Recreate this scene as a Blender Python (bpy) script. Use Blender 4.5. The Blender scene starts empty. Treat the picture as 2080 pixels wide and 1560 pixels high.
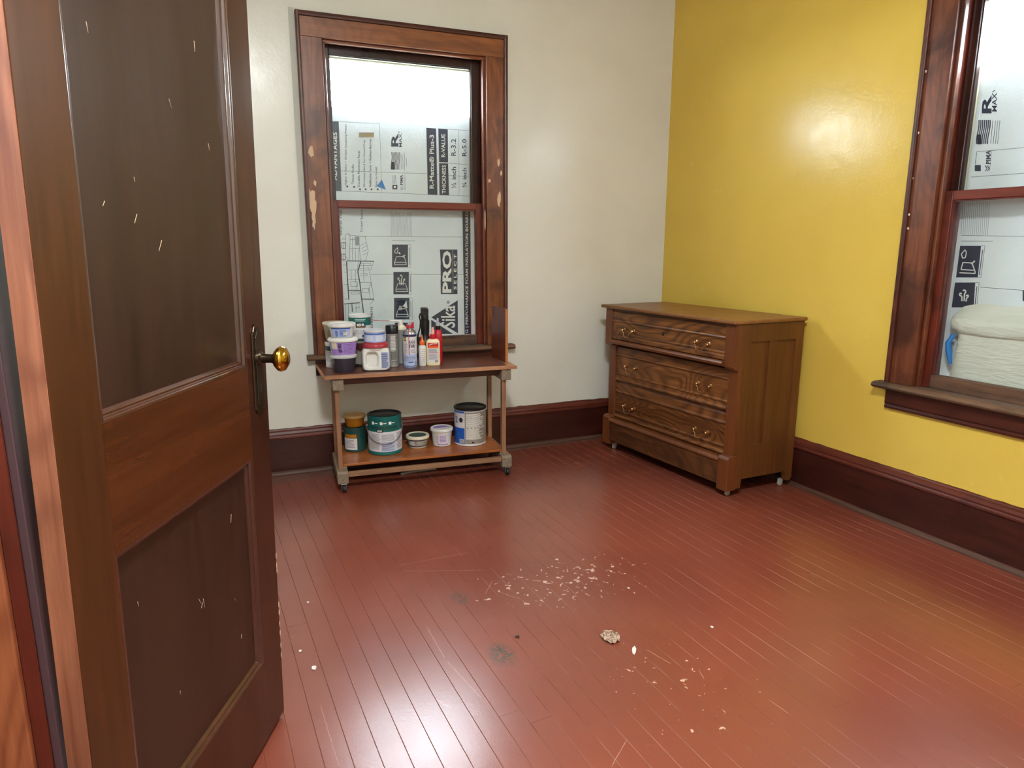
import bpy, bmesh, math, random
from mathutils import Vector, Matrix, noise as mnoise
random.seed(7)
S = bpy.context.scene
COL = S.collection
R = math.radians
# ------------------------------------------------------------------ camera
FPX = 1382.34; CAMH = 1.14
YAW, PITCH, ROLL = R(22.375), R(11.652), R(0.0974)
FW = Vector((math.sin(YAW)*math.cos(PITCH), math.cos(YAW)*math.cos(PITCH), -math.sin(PITCH)))
_r0 = Vector((math.cos(YAW), -math.sin(YAW), 0)); _u0 = _r0.cross(FW)
RT = _r0*math.cos(ROLL) + _u0*math.sin(ROLL)
UP = _u0*math.cos(ROLL) - _r0*math.sin(ROLL)
CAM = Vector((0, 0, CAMH))
cd = bpy.data.cameras.new('camera'); co = bpy.data.objects.new('camera', cd); COL.objects.link(co)
cd.sensor_width = 36; cd.lens = FPX*36/2080; cd.clip_start = 0.02
mt = Matrix((RT, UP, -FW)).transposed().to_4x4(); mt.translation = CAM
co.matrix_world = mt
S.camera = co
# ------------------------------------------------------------------ world, light, exposure
SKY = 34.0
w = bpy.data.worlds.new('world'); S.world = w; w.use_nodes = True
bg = w.node_tree.nodes['Background']; bg.inputs[0].default_value = (0.78, 0.89, 1.0, 1); bg.inputs[1].default_value = SKY
S.view_settings.view_transform = 'Standard'; S.view_settings.look = 'None'
S.view_settings.exposure = 1.0; S.view_settings.gamma = 1.0; S.view_settings.use_curve_mapping = False
S.cycles.max_bounces = 10; S.cycles.diffuse_bounces = 6; S.cycles.transparent_max_bounces = 12

# ------------------------------------------------------------------ photo pixel -> place
D = 3.466                                    # white wall plane y = D
BW = -0.05324; AW = 2.4788                   # yellow wall x = AW + BW*(y-2)
TH = math.atan2(-1, -BW)
CN = Vector((AW + BW*(D-2), D, 0))           # room corner
EX = Vector((math.cos(TH), math.sin(TH), 0)); EY = Vector((-math.sin(TH), math.cos(TH), 0))
def ray(px, py): return FW + RT*((px-1040)/FPX) - UP*((py-780)/FPX)
def onz(px, py, z=0.0): d = ray(px, py); return CAM + d*((z-CAMH)/d.z)
def ony(px, py, Y): d = ray(px, py); return CAM + d*(Y/d.y)
def onright(px, py, out=0.0):                # yellow wall local (s along, z)
    d = ray(px, py); t = ((CN-CAM).dot(EY)+out)/d.dot(EY); q = CAM+d*t
    return ((q-CN).dot(EX), q.z)
def zat(x, y, py):
    lo, hi = -1.0, 4.0
    for _ in range(50):
        m = (lo+hi)/2; d = Vector((x, y, m))-CAM
        if 780 - FPX*d.dot(UP)/d.dot(FW) > py: lo = m
        else: hi = m
    return m

# ------------------------------------------------------------------ materials
def lin(c):
    if isinstance(c, str):
        c = [int(c[i:i+2], 16)/255 for i in (0, 2, 4)]
        c = [x/12.92 if x <= .04045 else ((x+.055)/1.055)**2.4 for x in c]
    return (c[0], c[1], c[2], 1)
class NT:
    def __init__(s, name):
        s.m = bpy.data.materials.new(name); s.m.use_nodes = True; s.t = s.m.node_tree; s.t.nodes.clear()
        s.out = s.n('ShaderNodeOutputMaterial'); s.b = s.n('ShaderNodeBsdfPrincipled')
        s.l(s.b.outputs[0], s.out.inputs[0])
    def n(s, typ, **k):
        o = s.t.nodes.new(typ)
        for a, v in k.items(): setattr(o, a, v)
        return o
    def l(s, a, b): s.t.links.new(a, b)
    def val(s, node, **k):
        for a, v in k.items(): node.inputs[a.replace('_', ' ')].default_value = v
        return node
    def noise(s, vec, scale, detail=3, dist=0.0, rough=.5):
        o = s.n('ShaderNodeTexNoise'); s.val(o, Scale=scale, Detail=detail, Distortion=dist, Roughness=rough)
        if vec is not None: s.l(vec, o.inputs['Vector'])
        return o.outputs['Fac']
    def math(s, op, a, b=None, clamp=False):
        o = s.n('ShaderNodeMath', operation=op); o.use_clamp = clamp
        for i, v in enumerate((a, b)):
            if v is None: continue
            if isinstance(v, (int, float)): o.inputs[i].default_value = v
            else: s.l(v, o.inputs[i])
        return o.outputs[0]
    def ramp(s, fac, stops):
        o = s.n('ShaderNodeValToRGB'); e = o.color_ramp.elements
        while len(e) < len(stops): e.new(.5)
        for i, (p, c) in enumerate(stops): e[i].position = p; e[i].color = lin(c) if not isinstance(c, float) else (c, c, c, 1)
        s.l(fac, o.inputs[0]); return o.outputs[0]
    def mix(s, fac, a, b, mode='MIX'):
        o = s.n('ShaderNodeMix', data_type='RGBA', blend_type=mode)
        for sock, v in ((o.inputs[0], fac), (o.inputs[6], a), (o.inputs[7], b)):
            if isinstance(v, (int, float)): sock.default_value = v
            elif isinstance(v, (tuple, str)): sock.default_value = lin(v)
            else: s.l(v, sock)
        return o.outputs[2]
    def bump(s, h, strength=.3, dist=.002):
        o = s.n('ShaderNodeBump'); o.inputs['Strength'].default_value = strength; o.inputs['Distance'].default_value = dist
        s.l(h, o.inputs['Height']); s.l(o.outputs[0], s.b.inputs['Normal'])
    def coord(s, kind='Object', scale=(1, 1, 1), loc=(0, 0, 0)):
        t = s.n('ShaderNodeTexCoord'); m = s.n('ShaderNodeMapping'); m.inputs['Scale'].default_value = scale; m.inputs['Location'].default_value = loc
        s.l(t.outputs[kind], m.inputs[0]); return m.outputs[0]
    def pos(s): return s.n('ShaderNodeNewGeometry').outputs['Position']
    def base(s, c):
        if isinstance(c, (str, tuple)): s.b.inputs['Base Color'].default_value = lin(c)
        else: s.l(c, s.b.inputs['Base Color'])
    def rough(s, r):
        if isinstance(r, (int, float)): s.b.inputs['Roughness'].default_value = r
        else: s.l(r, s.b.inputs['Roughness'])

def plain(name, c, rough=.5, metal=0.0, var=.06, coat=0.0, trans=0.0):
    t = NT(name); v = t.noise(t.coord(), 35, 4)
    f = t.math('MULTIPLY_ADD', v, var*2); f.node.inputs[2].default_value = 1-var
    t.base(t.mix(1.0, c, f, 'MULTIPLY')); t.rough(rough); t.b.inputs['Metallic'].default_value = metal
    t.b.inputs['Coat Weight'].default_value = coat
    return t.m

def wood(name, dark, light, axis='x', grain=1.0, rings=0.0, ringcol=None, rough=.35, stain=0.0, staincol='1a0a06', bump=.15, coat=0.0, seed=0.0, ringfreq=26, ripple=False):
    t = NT(name); k = {'x': (.06, 1, 1), 'y': (1, .06, 1), 'z': (1, 1, .06)}[axis]
    c = t.coord(scale=[q*grain for q in k], loc=(seed, seed*.7, seed*.3))
    fine = t.noise(c, 60, 6, .3, .65); broad = t.noise(c, 9, 4, .6)
    col = t.ramp(t.math('ADD', t.math('MULTIPLY', fine, .6), t.math('MULTIPLY', broad, .4)), [(.36, dark), (.62, light)])
    if rings:
        k2 = {'x': (.3, 1, 1), 'y': (1, .3, 1), 'z': (1, 1, .3)}[axis]
        if ripple: k2 = {'x': (1.1, .75, 1), 'y': (.75, 1.1, 1), 'z': (.8, .8, .6)}[axis]
        c2 = t.coord(scale=[q*grain for q in k2], loc=(seed*1.3, seed, seed))
        n2 = t.noise(c2, 3.2 if not ripple else 16, 2, .4)
        s = t.math('SINE', t.math('MULTIPLY', n2, ringfreq*6.283))
        s = t.math('MULTIPLY', t.math('ADD', s, 1), .5)
        s = t.math('POWER', s, 1.8)
        msk = t.math('MULTIPLY', s, rings)
        col = t.mix(msk, col, ringcol or dark)
    if stain:
        st = t.ramp(t.noise(t.coord(loc=(seed*2, 3, 1)), 5, 5, 1.0), [(.48, 0.0), (.66, 1.0)])
        col = t.mix(t.math('MULTIPLY', st, stain), col, staincol)
    t.base(col)
    rv = t.math('MULTIPLY_ADD', broad, .18); rv.node.inputs[2].default_value = rough-.09
    t.rough(rv); t.bump(fine, bump, .0015); t.b.inputs['Coat Weight'].default_value = coat; t.b.inputs['Coat Roughness'].default_value = .15
    return t.m

def wallpaint(name, c, c2, rough=.3):
    t = NT(name); p = t.pos()
    big = t.noise(p, 2.2, 4, .4); mid = t.noise(p, 20, 1); fine = t.noise(p, 85, 1, .6)
    t.base(t.mix(t.ramp(big, [(.35, 0.0), (.75, 1.0)]), c, c2))
    r = t.math('MULTIPLY_ADD', mid, .12); r.node.inputs[2].default_value = rough-.06; t.rough(r)
    h = t.math('ADD', t.math('MULTIPLY', fine, .5), t.math('MULTIPLY', mid, .7))
    h = t.math('ADD', h, t.math('MULTIPLY', t.noise(p, 5, 1), 1.2))
    t.bump(h, .11, .006); t.b.inputs['Specular IOR Level'].default_value = .25
    return t.m

M = {}
M['white_wall'] = wallpaint('cream_wall_paint', 'dbd9d0', 'd3d0c5', .24)
M['yellow_wall'] = wallpaint('yellow_wall_paint', 'd9b853', 'd2b04c', .24)
M['ceiling'] = wallpaint('ceiling_paint', 'dedbd0', 'd5d1c4', .6)
M['trim'] = wood('dark_red_stained_trim', '38160d', '522317', 'x', rough=.38, stain=.35, bump=.1)
M['trim_z'] = wood('dark_red_stained_trim_upright', '411b11', '61301f', 'z', rough=.36, stain=.55, staincol='1c0b08', bump=.1, rings=.25, ringcol='34110a')
M['cas_z'] = wood('brown_casing_upright', '562a1a', '7c4527', 'z', rough=.36, stain=.7, staincol='2a0f0a', rings=.3, ringcol='4a1d10', seed=2.2)
M['cas_x'] = wood('brown_casing_head', '5a2c18', '8a4a26', 'x', rough=.36, stain=.3, staincol='2a120a', rings=.2, ringcol='522614')
M['cas1_z'] = wood('light_brown_casing_upright', '693820', '96582f', 'z', rough=.36, stain=.7, staincol='34150d', rings=.4, ringcol='542913', seed=2.2, ringfreq=14)
M['cas1_x'] = wood('light_brown_casing_head', '6a3c22', '985c34', 'x', rough=.36, stain=.3, staincol='34170d', rings=.25, ringcol='5c2f1a')
M['sash'] = wood('dark_sash_wood', '22100c', '3a1a12', 'z', rough=.3, stain=.5, staincol='0f0807')
M['sash_red'] = wood('red_sash_wood', '4a180e', '6a2818', 'z', rough=.32, stain=.45, staincol='1c0a07')
M['sash_x'] = wood('red_sash_rail_wood', '5a2014', '752f1f', 'x', rough=.32)
M['sill'] = wood('weathered_sill_wood', '3a2216', '6b4a33', 'x', rough=.6, stain=.6, staincol='22130d', bump=.4)
M['dusty'] = wood('dusty_sill_wood', '4a3322', '75553c', 'x', rough=.7, stain=.7, staincol='2b1a12', bump=.4)
M['extwood'] = plain('exterior_cream_paint', 'c9c3a4', .6)
M['base'] = wood('baseboard_dark_red', '2c100c', '461c14', 'x', rough=.36, stain=.3, staincol='190605', rings=.2, ringcol='290b07')
M['basetop'] = wood('baseboard_cap_red', '43190f', '6a2d1e', 'x', rough=.4, stain=.4, staincol='301410', bump=.3)
M['shoe'] = wood('shoe_moulding_worn', '3a2218', '5a3a2b', 'x', rough=.6, bump=.3)
M['door'] = wood('door_dark_brown', '2a150f', '402015', 'z', rough=.24, stain=.2, staincol='1c0c08', seed=4, bump=.06)
M['door_panel'] = wood('door_panel_brown', '261610', '331f16', 'z', rough=.34, seed=6, bump=.06, grain=.8)
M['door_rail'] = wood('door_rail_rippled_fir', '3a1d0e', '562d14', 'x', rough=.28, rings=.5, ringcol='4a200b', ripple=True, ringfreq=8, bump=.05)
M['door_stile'] = wood('door_hinge_stile_brown', '361d0e', '4a2812', 'z', rough=.3, seed=9, bump=.06)
M['door_edge'] = wood('door_edge_bare_wood', '7e452d', 'a8684a', 'z', rough=.55, seed=3, bump=.4, grain=1.2, rings=.45, ringcol='6a3722', ringfreq=8)
M['door_mould'] = wood('door_moulding', '2a140e', '432218', 'z', rough=.22, bump=.03, coat=1.0)
M['jamb'] = wood('door_jamb_red', '47170d', '66281a', 'z', rough=.4, stain=.3)
M['jamb_stop'] = wood('door_stop_orange_wood', '7a3f26', '9c5a38', 'z', rough=.4, rings=.4, ringcol='5e2411', seed=5)
M['jamb_dark'] = plain('door_jamb_purple_grey', '4a3438', .4)
M['oak'] = wood('oak_drawer_front', '5a3214', '8c5827', 'x', grain=1.0, rings=.7, ringcol='34180a', ringfreq=34, rough=.4, stain=.2, staincol='41210c', bump=.25, seed=1.7)
M['oak2'] = wood('oak_drawer_front_worn', '5e3414', '905a2a', 'x', rings=.7, ringcol='43200a', ringfreq=32, rough=.42, stain=.45, staincol='4c260d', bump=.25, seed=8.1)
M['oak3'] = wood('oak_drawer_front_dark', '522c12', '824e24', 'x', rings=.7, ringcol='361908', ringfreq=32, rough=.42, stain=.4, staincol='42200b', bump=.25, seed=14.4)
M['oak_side'] = wood('oak_side_wood', '4f2b10', '683c18', 'z', rough=.42, seed=3, bump=.12)
M['oak_post'] = wood('oak_post_wood', '572c11', '713d1b', 'z', rough=.4, seed=5, bump=.12)
M['oak_top'] = wood('oak_top_wood', '704521', '8d5c2e', 'x', rough=.38, seed=2, bump=.15, stain=.25, staincol='5b3212')
M['oak_base'] = wood('oak_plinth_wood', '40200e', '683e1e', 'x', rings=.5, ringcol='2e1507', ringfreq=28, rough=.45, stain=.4, staincol='2c1408', seed=21)
M['brass'] = plain('antique_brass', 'b98b5e', .3, 1.0)
M['cast'] = plain('worn_caster_metal', 'b8b2a6', .35, .4)
M['black'] = plain('black_plastic', '101012', .35)
M['rubber'] = plain('black_rubber', '141416', .6)
M['ply'] = wood('raw_plywood_edge', '8a5a3a', 'b98561', 'x', rough=.6, bump=.4, stain=.25, staincol='5d3722')
M['carttop'] = wood('cart_top_brown_board', '4b261b', '6b3a2b', 'x', rough=.35, bump=.1, stain=.4, staincol='3a1d15')
M['cartleg'] = wood('cart_leg_wood', '7a5238', '9d7150', 'z', rough=.6, stain=.3, staincol='4e3322')
M['cartblock'] = wood('cart_grey_block_wood', '6b5a4a', '8b7a68', 'y', rough=.75, bump=.4)
M['cartrail'] = wood('cart_rail_wood', '76513a', '9b7253', 'x', rough=.65, stain=.3, staincol='4b3325')
M['cartapron'] = wood('cart_apron_wood', '3f1c11', '5e2c1b', 'x', rough=.5)
M['shelf'] = wood('cart_shelf_varnished', '8a4a22', 'a8602c', 'x', rough=.25, stain=.2, staincol='6d3717')
M['laminate'] = wood('cherry_laminate', '5a2416', '73331f', 'z', rough=.3, rings=.4, ringcol='4a1b10', seed=7)
M['lamedge'] = plain('laminate_core_edge', 'b0713f', .6)
M['white_pl'] = plain('white_plastic', 'd9d7d2', .35)
M['white_lbl'] = plain('white_label', 'd0ccd0', .45)
M['cream_pl'] = plain('cream_plastic', 'd8cdb6', .4)
M['khaki_pl'] = plain('khaki_tub_plastic', '9c9076', .45)
M['purple'] = plain('purple_label', '9d7cc6', .45)
M['darktub'] = plain('dark_contents_tub', '34303c', .3, coat=.5)
M['clear_rim'] = plain('clear_plastic_rim', 'b9b7bd', .25)
M['navy'] = plain('navy_print', '232842', .5)
M['blue'] = plain('blue_label', '1f4f9f', .45)
M['bluelbl'] = plain('pale_blue_label', 'a7b4da', .45)
M['teal'] = plain('teal_label', '0b615c', .4)
M['darkgreen'] = plain('dark_green_paint_can', '1d4540', .4)
M['ink'] = plain('black_ink', '1a1a22', .55)
M['grey_ink'] = plain('grey_ink', '8a868e', .6)
M['white_ink'] = plain('white_ink', 'e4e2de', .55)
M['steel'] = plain('tin_steel', 'a8a8a8', .35, .9)
M['silver'] = plain('silver_can_paint', '9b9894', .4, .3)
M['darklid'] = plain('dark_paint_lid', '15181a', .3)
M['red'] = plain('red_plastic', 'b8182a', .35)
M['redlid'] = plain('red_plastic_lid', 'a3303a', .3)
M['maroon'] = plain('maroon_paint_drips', '4a1512', .35)
M['greige'] = plain('greige_label', '8d857a', .5)
M['orange'] = plain('orange_nozzle', 'e3641c', .35)
M['glue'] = plain('pale_yellow_glue_bottle', 'e2cfa6', .35)
M['pinkcap'] = plain('pale_pink_nozzle', 'e59a93', .35)
M['yellow'] = plain('yellow_badge', 'e2c22a', .4)
M['ochre'] = plain('ochre_paint_tub', 'a8691a', .3, coat=.3)
M['ochre_lid'] = plain('dusty_ochre_lid', '96703f', .5)
M['realblue'] = plain('bright_blue_label', '0f55b4', .4)
M['clear'] = plain('clear_plastic_cap', 'a3a6ac', .2)
M['tape'] = plain('blue_masking_tape', '1f77c4', .6)
M['browntape'] = plain('brown_tape', '8e7a5a', .5)
M['bare'] = plain('bare_plaster_patch', 'c9a98a', .7)
M['caulk'] = plain('grey_plaster_strip', 'bdbcb2', .6)
t = NT('dry_flake'); p = t.coord(); t.base(t.mix(t.ramp(t.noise(p, 130, 4, 1.2), [(.42, 0.0), (.58, 1.0)]), '6b5040', 'c0a38d')); t.rough(.85); t.bump(t.noise(p, 160, 4, 1.0), .6, .004); M['leaf'] = t.m
M['pale'] = plain('pale_strip', '8d8680', .6)
M['ground'] = plain('outside_ground', '6f7468', .9)
M['hallfloor'] = plain('hall_floor_paint', '7a3a2e', .5)
M['dark'] = plain('dark_cavity', '0d0a09', .9)
M['dust'] = plain('seam_dust', '6a4236', .9, var=.4)
M['chip'] = plain('white_paint_chip', 'd8cdc4', .7)
# silver foam facer
t = NT('foil_faced_foam'); p = t.coord(); cr = t.noise(p, 38, 3, 1.2, .55); cr2 = t.noise(p, 6, 3)
t.base(t.mix(t.ramp(cr2, [(.3, 0.0), (.7, 1.0)]), 'dfe3e8', 'd4d9df')); t.rough(.45); t.b.inputs['Metallic'].default_value = .0
t.bump(cr, .3, .006); M['foam'] = t.m
# cloth
t = NT('white_cloth'); p = t.coord(); t.base(t.mix(t.noise(p, 7, 3), 'd6d2c6', 'c6c2b8')); t.rough(.8)
t.bump(t.noise(t.coord(scale=(1, 1, 5)), 9, 4, 1.5), .5, .012); M['cloth'] = t.m
# knob brass polished
t = NT('polished_brass_knob'); t.base('c59a3a'); t.rough(.16); t.b.inputs['Metallic'].default_value = 1.0
t.bump(t.noise(t.coord(), 60, 2), .05, .001); M['knob'] = t.m
t = NT('tarnished_plate'); t.base(t.mix(t.noise(t.coord(), 30, 4), '3a2c22', '5a4a3a')); t.rough(.3); t.b.inputs['Metallic'].default_value = .85; M['plate'] = t.m
# glass
t = NT('window_glass'); t.t.nodes.remove(t.b); tr = t.n('ShaderNodeBsdfTransparent'); gl = t.n('ShaderNodeBsdfGlossy'); gl.inputs['Roughness'].default_value = .03
lw = t.n('ShaderNodeLayerWeight'); lw.inputs[0].default_value = .5
fr = t.math('MULTIPLY_ADD', t.math('POWER', lw.outputs['Facing'], 5), .92); fr.node.inputs[2].default_value = .04; mx = t.n('ShaderNodeMixShader')
tr.inputs[0].default_value = (.96, .98, .97, 1)
t.l(fr, mx.inputs[0]); t.l(tr.outputs[0], mx.inputs[1]); t.l(gl.outputs[0], mx.inputs[2]); t.l(mx.outputs[0], t.out.inputs[0]); M['glass'] = t.m
# floor paint
SCRATCH = [((805, 1149), (955, 1122), .0008), ((815, 1160), (990, 1158), .0008), ((985, 1208), (1001, 1178), .0010), ((1008, 1200), (1056, 1217), .0010), ((1310, 1318), (1366, 1350), .0012), ((1418, 1358), (1432, 1382), .0012), ((865, 1270), (905, 1340), .0010), ((905, 1340), (980, 1420), .0010), ((650, 1430), (690, 1560), .0008), ((885, 1420), (920, 1440), .0012), ((1240, 1560), (1275, 1500), .0010), ((1560, 1420), (1610, 1455), .0009)]
def floormat(name, worn):
    t = NT(name); p = t.pos()
    big = t.noise(p, 1.6, 4, .5); fine = t.noise(p, 70, 4)
    col = t.mix(t.ramp(big, [(.35, 0.0), (.7, 1.0)]), '80402f', '723629')
    sx = t.n('ShaderNodeSeparateXYZ'); t.l(p, sx.inputs[0]); X, Y = sx.outputs[0], sx.outputs[1]
    def spot(cx, cy, rx, ry):
        a = t.math('POWER', t.math('DIVIDE', t.math('SUBTRACT', X, cx), rx), 2); b = t.math('POWER', t.math('DIVIDE', t.math('SUBTRACT', Y, cy), ry), 2)
        return t.math('SUBTRACT', 1, t.math('ADD', a, b), True)
    # flaked paint patch
    reg = t.math('ADD', spot(1.0, 1.93, .46, .24), t.math('MULTIPLY', spot(1.02, 1.30, .30, .35), .7), True)
    fl = t.noise(p, 42, 3, .7); thr = t.math('SUBTRACT', 1.0, t.math('MULTIPLY', t.math('POWER', reg, .35), .40))
    chip = t.math('MULTIPLY', t.math('SUBTRACT', fl, thr), 30, True)
    col = t.mix(t.math('MULTIPLY', chip, .95), col, 'cba592')
    # long scratches
    for pa, pb, wd in SCRATCH:
        A, B = onz(*pa), onz(*pb); L = (B-A).length; ux, uy = (B.x-A.x)/L, (B.y-A.y)/L
        dx, dy = t.math('SUBTRACT', X, A.x), t.math('SUBTRACT', Y, A.y)
        al = t.math('ADD', t.math('MULTIPLY', dx, ux), t.math('MULTIPLY', dy, uy))
        ac = t.math('ABSOLUTE', t.math('ADD', t.math('SUBTRACT', t.math('MULTIPLY', dx, uy), t.math('MULTIPLY', dy, ux)), t.math('MULTIPLY', t.math('SUBTRACT', fine, .5), .006)))
        inn = t.math('MULTIPLY', t.math('SUBTRACT', L/2, t.math('ABSOLUTE', t.math('SUBTRACT', al, L/2))), 60, True)
        ln = t.math('MULTIPLY', t.math('SUBTRACT', wd, ac), 1600, True)
        col = t.mix(t.math('MULTIPLY', t.math('MULTIPLY', inn, ln), .6), col, 'c99a8c')
    # grey smudges
    for cx, cy, r in ((.635, 1.612, .045), (.62, 1.957, .032)):
        g = t.math('MULTIPLY', spot(cx, cy, r, r*1.5), t.ramp(t.noise(p, 75, 5, 1.5), [(.46, 0.0), (.54, 1.0)]))
        col = t.mix(t.math('MULTIPLY', g, 1.3, True), col, '463b2d')
    # dust near walls
    dst = t.math('MULTIPLY', t.math('SUBTRACT', t.noise(p, 1.7, 2, .3), .45), 2.0, True)
    col = t.mix(t.math('MULTIPLY', dst, .25), col, '7d5244')
    if worn:
        wn = t.math('MULTIPLY', t.math('SUBTRACT', t.noise(p, 4.0, 5, .5), .47), 6, True)
        wn = t.math('MULTIPLY', wn, t.math('MULTIPLY', t.math('SUBTRACT', X, .35), 3.0, True))
        col = t.mix(t.math('MULTIPLY', wn, .34), col, 'c99888')
    t.base(col)
    r = t.math('MULTIPLY_ADD', t.noise(p, 4, 1), .10); r.node.inputs[2].default_value = .60 if worn else .20
    t.rough(r); t.b.inputs['Specular IOR Level'].default_value = .3 if worn else .8
    h = t.math('ADD', t.math('MULTIPLY', t.noise(p, 120, 3, .8), .5), t.math('MULTIPLY', chip, -.6))
    t.bump(h, .22, .0015)
    return t.m
M['floor'] = floormat('red_floor_paint', False)
M['floor_edge'] = floormat('red_floor_paint_worn_edge', True)

# ------------------------------------------------------------------ mesh helpers
class MB:
    def __init__(s, tf=None): s.v = []; s.f = []; s.mi = []; s.tf = tf
    def add(s, vs, fs, mi=0):
        o = len(s.v); s.v += [tuple(v) for v in vs]; s.f += [tuple(i+o for i in f) for f in fs]; s.mi += [mi]*len(fs); return s
    def box(s, x0, x1, y0, y1, z0, z1, mi=0):
        v = [(x, y, z) for z in (z0, z1) for x, y in ((x0, y0), (x1, y0), (x1, y1), (x0, y1))]
        return s.add(v, [(3, 2, 1, 0), (4, 5, 6, 7), (0, 1, 5, 4), (1, 2, 6, 5), (2, 3, 7, 6), (3, 0, 4, 7)], mi)
    def prism(s, poly, a0, a1, axis='x', mi=0):
        # poly in the two other axes (x:(y,z) y:(x,z) z:(x,y))
        def P(a, p): return {'x': (a, p[0], p[1]), 'y': (p[0], a, p[1]), 'z': (p[0], p[1], a)}[axis]
        n = len(poly); v = [P(a0, p) for p in poly]+[P(a1, p) for p in poly]
        f = [tuple(range(n)), tuple(range(2*n-1, n-1, -1))]+[(i, i+n, (i+1) % n+n, (i+1) % n) for i in range(n)]
        return s.add(v, f, mi)
    def lathe(s, prof, seg=32, mi=0, cx=0, cy=0, cap=True, a0=0, a1=2*math.pi):
        full = abs(a1-a0-2*math.pi) < 1e-6; n = seg if full else seg+1; v = []
        for r, z in prof:
            for i in range(n):
                a = a0+(a1-a0)*i/seg; v.append((cx+r*math.cos(a), cy+r*math.sin(a), z))
        f = []
        for j in range(len(prof)-1):
            for i in range(seg):
                k = (i+1) % n if full else i+1
                f.append((j*n+i, j*n+k, (j+1)*n+k, (j+1)*n+i))
        if cap and full:
            if prof[0][0] > 1e-6: f.append(tuple(range(n-1, -1, -1)))
            if prof[-1][0] > 1e-6: f.append(tuple((len(prof)-1)*n+i for i in range(n)))
        return s.add(v, f, mi)
    def tube(s, pts, r, seg=8, mi=0, closed=False):
        pts = [Vector(p) for p in pts]; n = len(pts); v = []; rad = r if isinstance(r, list) else [r]*n
        nrm = None
        for i, p in enumerate(pts):
            a = pts[(i-1) % n] if (i or closed) else p; b = pts[(i+1) % n] if (i < n-1 or closed) else p
            t = (b-a).normalized()
            if nrm is None: nrm = t.orthogonal().normalized()
            nrm = (nrm-t*nrm.dot(t)).normalized(); bn = t.cross(nrm)
            for k in range(seg):
                q = 2*math.pi*k/seg; v.append(p+(nrm*math.cos(q)+bn*math.sin(q))*rad[i])
        f = []
        for i in range(n if closed else n-1):
            j = (i+1) % n
            for k in range(seg):
                l = (k+1) % seg; f.append((i*seg+k, i*seg+l, j*seg+l, j*seg+k))
        if not closed: f += [tuple(range(seg-1, -1, -1)), tuple((n-1)*seg+k for k in range(seg))]
        return s.add(v, f, mi)
    def patch(s, r, a0, a1, z0, z1, seg=16, mi=0, r2=None):
        # curved label lying on a cylinder (or cone r -> r2)
        r2 = r if r2 is None else r2; v = []
        for i in range(seg+1):
            a = a0+(a1-a0)*i/seg; v += [(r*math.cos(a), r*math.sin(a), z0), (r2*math.cos(a), r2*math.sin(a), z1)]
        return s.add(v, [(2*i, 2*i+2, 2*i+3, 2*i+1) for i in range(seg)], mi)
    def ellipsoid(s, c, rx, ry, rz, seg=20, rings=12, mi=0):
        v = []; f = []
        for j in range(rings+1):
            b = -math.pi/2+math.pi*j/rings
            for i in range(seg):
                a = 2*math.pi*i/seg; v.append((c[0]+rx*math.cos(b)*math.cos(a), c[1]+ry*math.cos(b)*math.sin(a), c[2]+rz*math.sin(b)))
        for j in range(rings):
            for i in range(seg):
                k = (i+1) % seg; f.append((j*seg+i, j*seg+k, (j+1)*seg+k, (j+1)*seg+i))
        return s.add(v, f, mi)

def obj(name, mb, mat, parent=None, smooth=False, bevel=0.0, segs=2, seedless=False):
    me = bpy.data.meshes.new(name)
    vs = [mb.tf(*v) for v in mb.v] if mb.tf else mb.v
    me.from_pydata(vs, [], mb.f)
    mats = mat if isinstance(mat, (list, tuple)) else [mat]
    for m in mats: me.materials.append(M[m])
    if len(mats) > 1: me.polygons.foreach_set('material_index', mb.mi)
    b = bmesh.new(); b.from_mesh(me); bmesh.ops.remove_doubles(b, verts=b.verts, dist=1e-6) if smooth else None
    if not seedless: bmesh.ops.recalc_face_normals(b, faces=b.faces)
    b.to_mesh(me); b.free()
    if smooth:
        me.polygons.foreach_set('use_smooth', [True]*len(me.polygons)); me.set_sharp_from_angle(angle=R(38))
    o = bpy.data.objects.new(name, me); COL.objects.link(o)
    if parent: o.parent = parent
    if name in ('small_print', 'barcode', 'icon_print', 'white_print', 'blue_print', 'purple_print', 'paint_drips', 'glazing_bead'): o['kind'] = 'stuff'
    if bevel:
        m = o.modifiers.new('bevel', 'BEVEL'); m.width = bevel; m.segments = segs; m.limit_method = 'ANGLE'; m.angle_limit = R(40)
    return o
def empty(name, loc=(0, 0, 0), rz=0.0, parent=None):
    o = bpy.data.objects.new(name, None); COL.objects.link(o); o.location = loc; o.rotation_euler = (0, 0, rz); o.empty_display_size = .05
    if parent: o.parent = parent
    return o
def tag(o, label, cat, group=None):
    o['label'] = label; o['category'] = cat
    if group: o['group'] = group
    return o
def struct(o, label=None):
    o['kind'] = 'structure'
    if label: o['label'] = label
    return o
_tc = {}
def textgeo(s, bold=0.0):
    if (s, bold) in _tc: return _tc[(s, bold)]
    c = bpy.data.curves.new('t', 'FONT'); c.body = s; c.size = 1; c.offset = bold; c.resolution_u = 2; c.fill_mode = 'FRONT'
    o = bpy.data.objects.new('t', c); COL.objects.link(o)
    dg = bpy.context.evaluated_depsgraph_get(); me = o.evaluated_get(dg).to_mesh()
    v = [(q.co.x, q.co.y) for q in me.vertices]; f = [tuple(q.vertices) for q in me.polygons]
    o.evaluated_get(dg).to_mesh_clear(); bpy.data.objects.remove(o); bpy.data.curves.remove(c)
    x0 = min(p[0] for p in v); x1 = max(p[0] for p in v); y0 = min(p[1] for p in v); y1 = max(p[1] for p in v)
    v = [((p[0]-x0)/(x1-x0), (p[1]-y0)/(y1-y0)) for p in v]
    _tc[(s, bold)] = (v, f); return v, f
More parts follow.
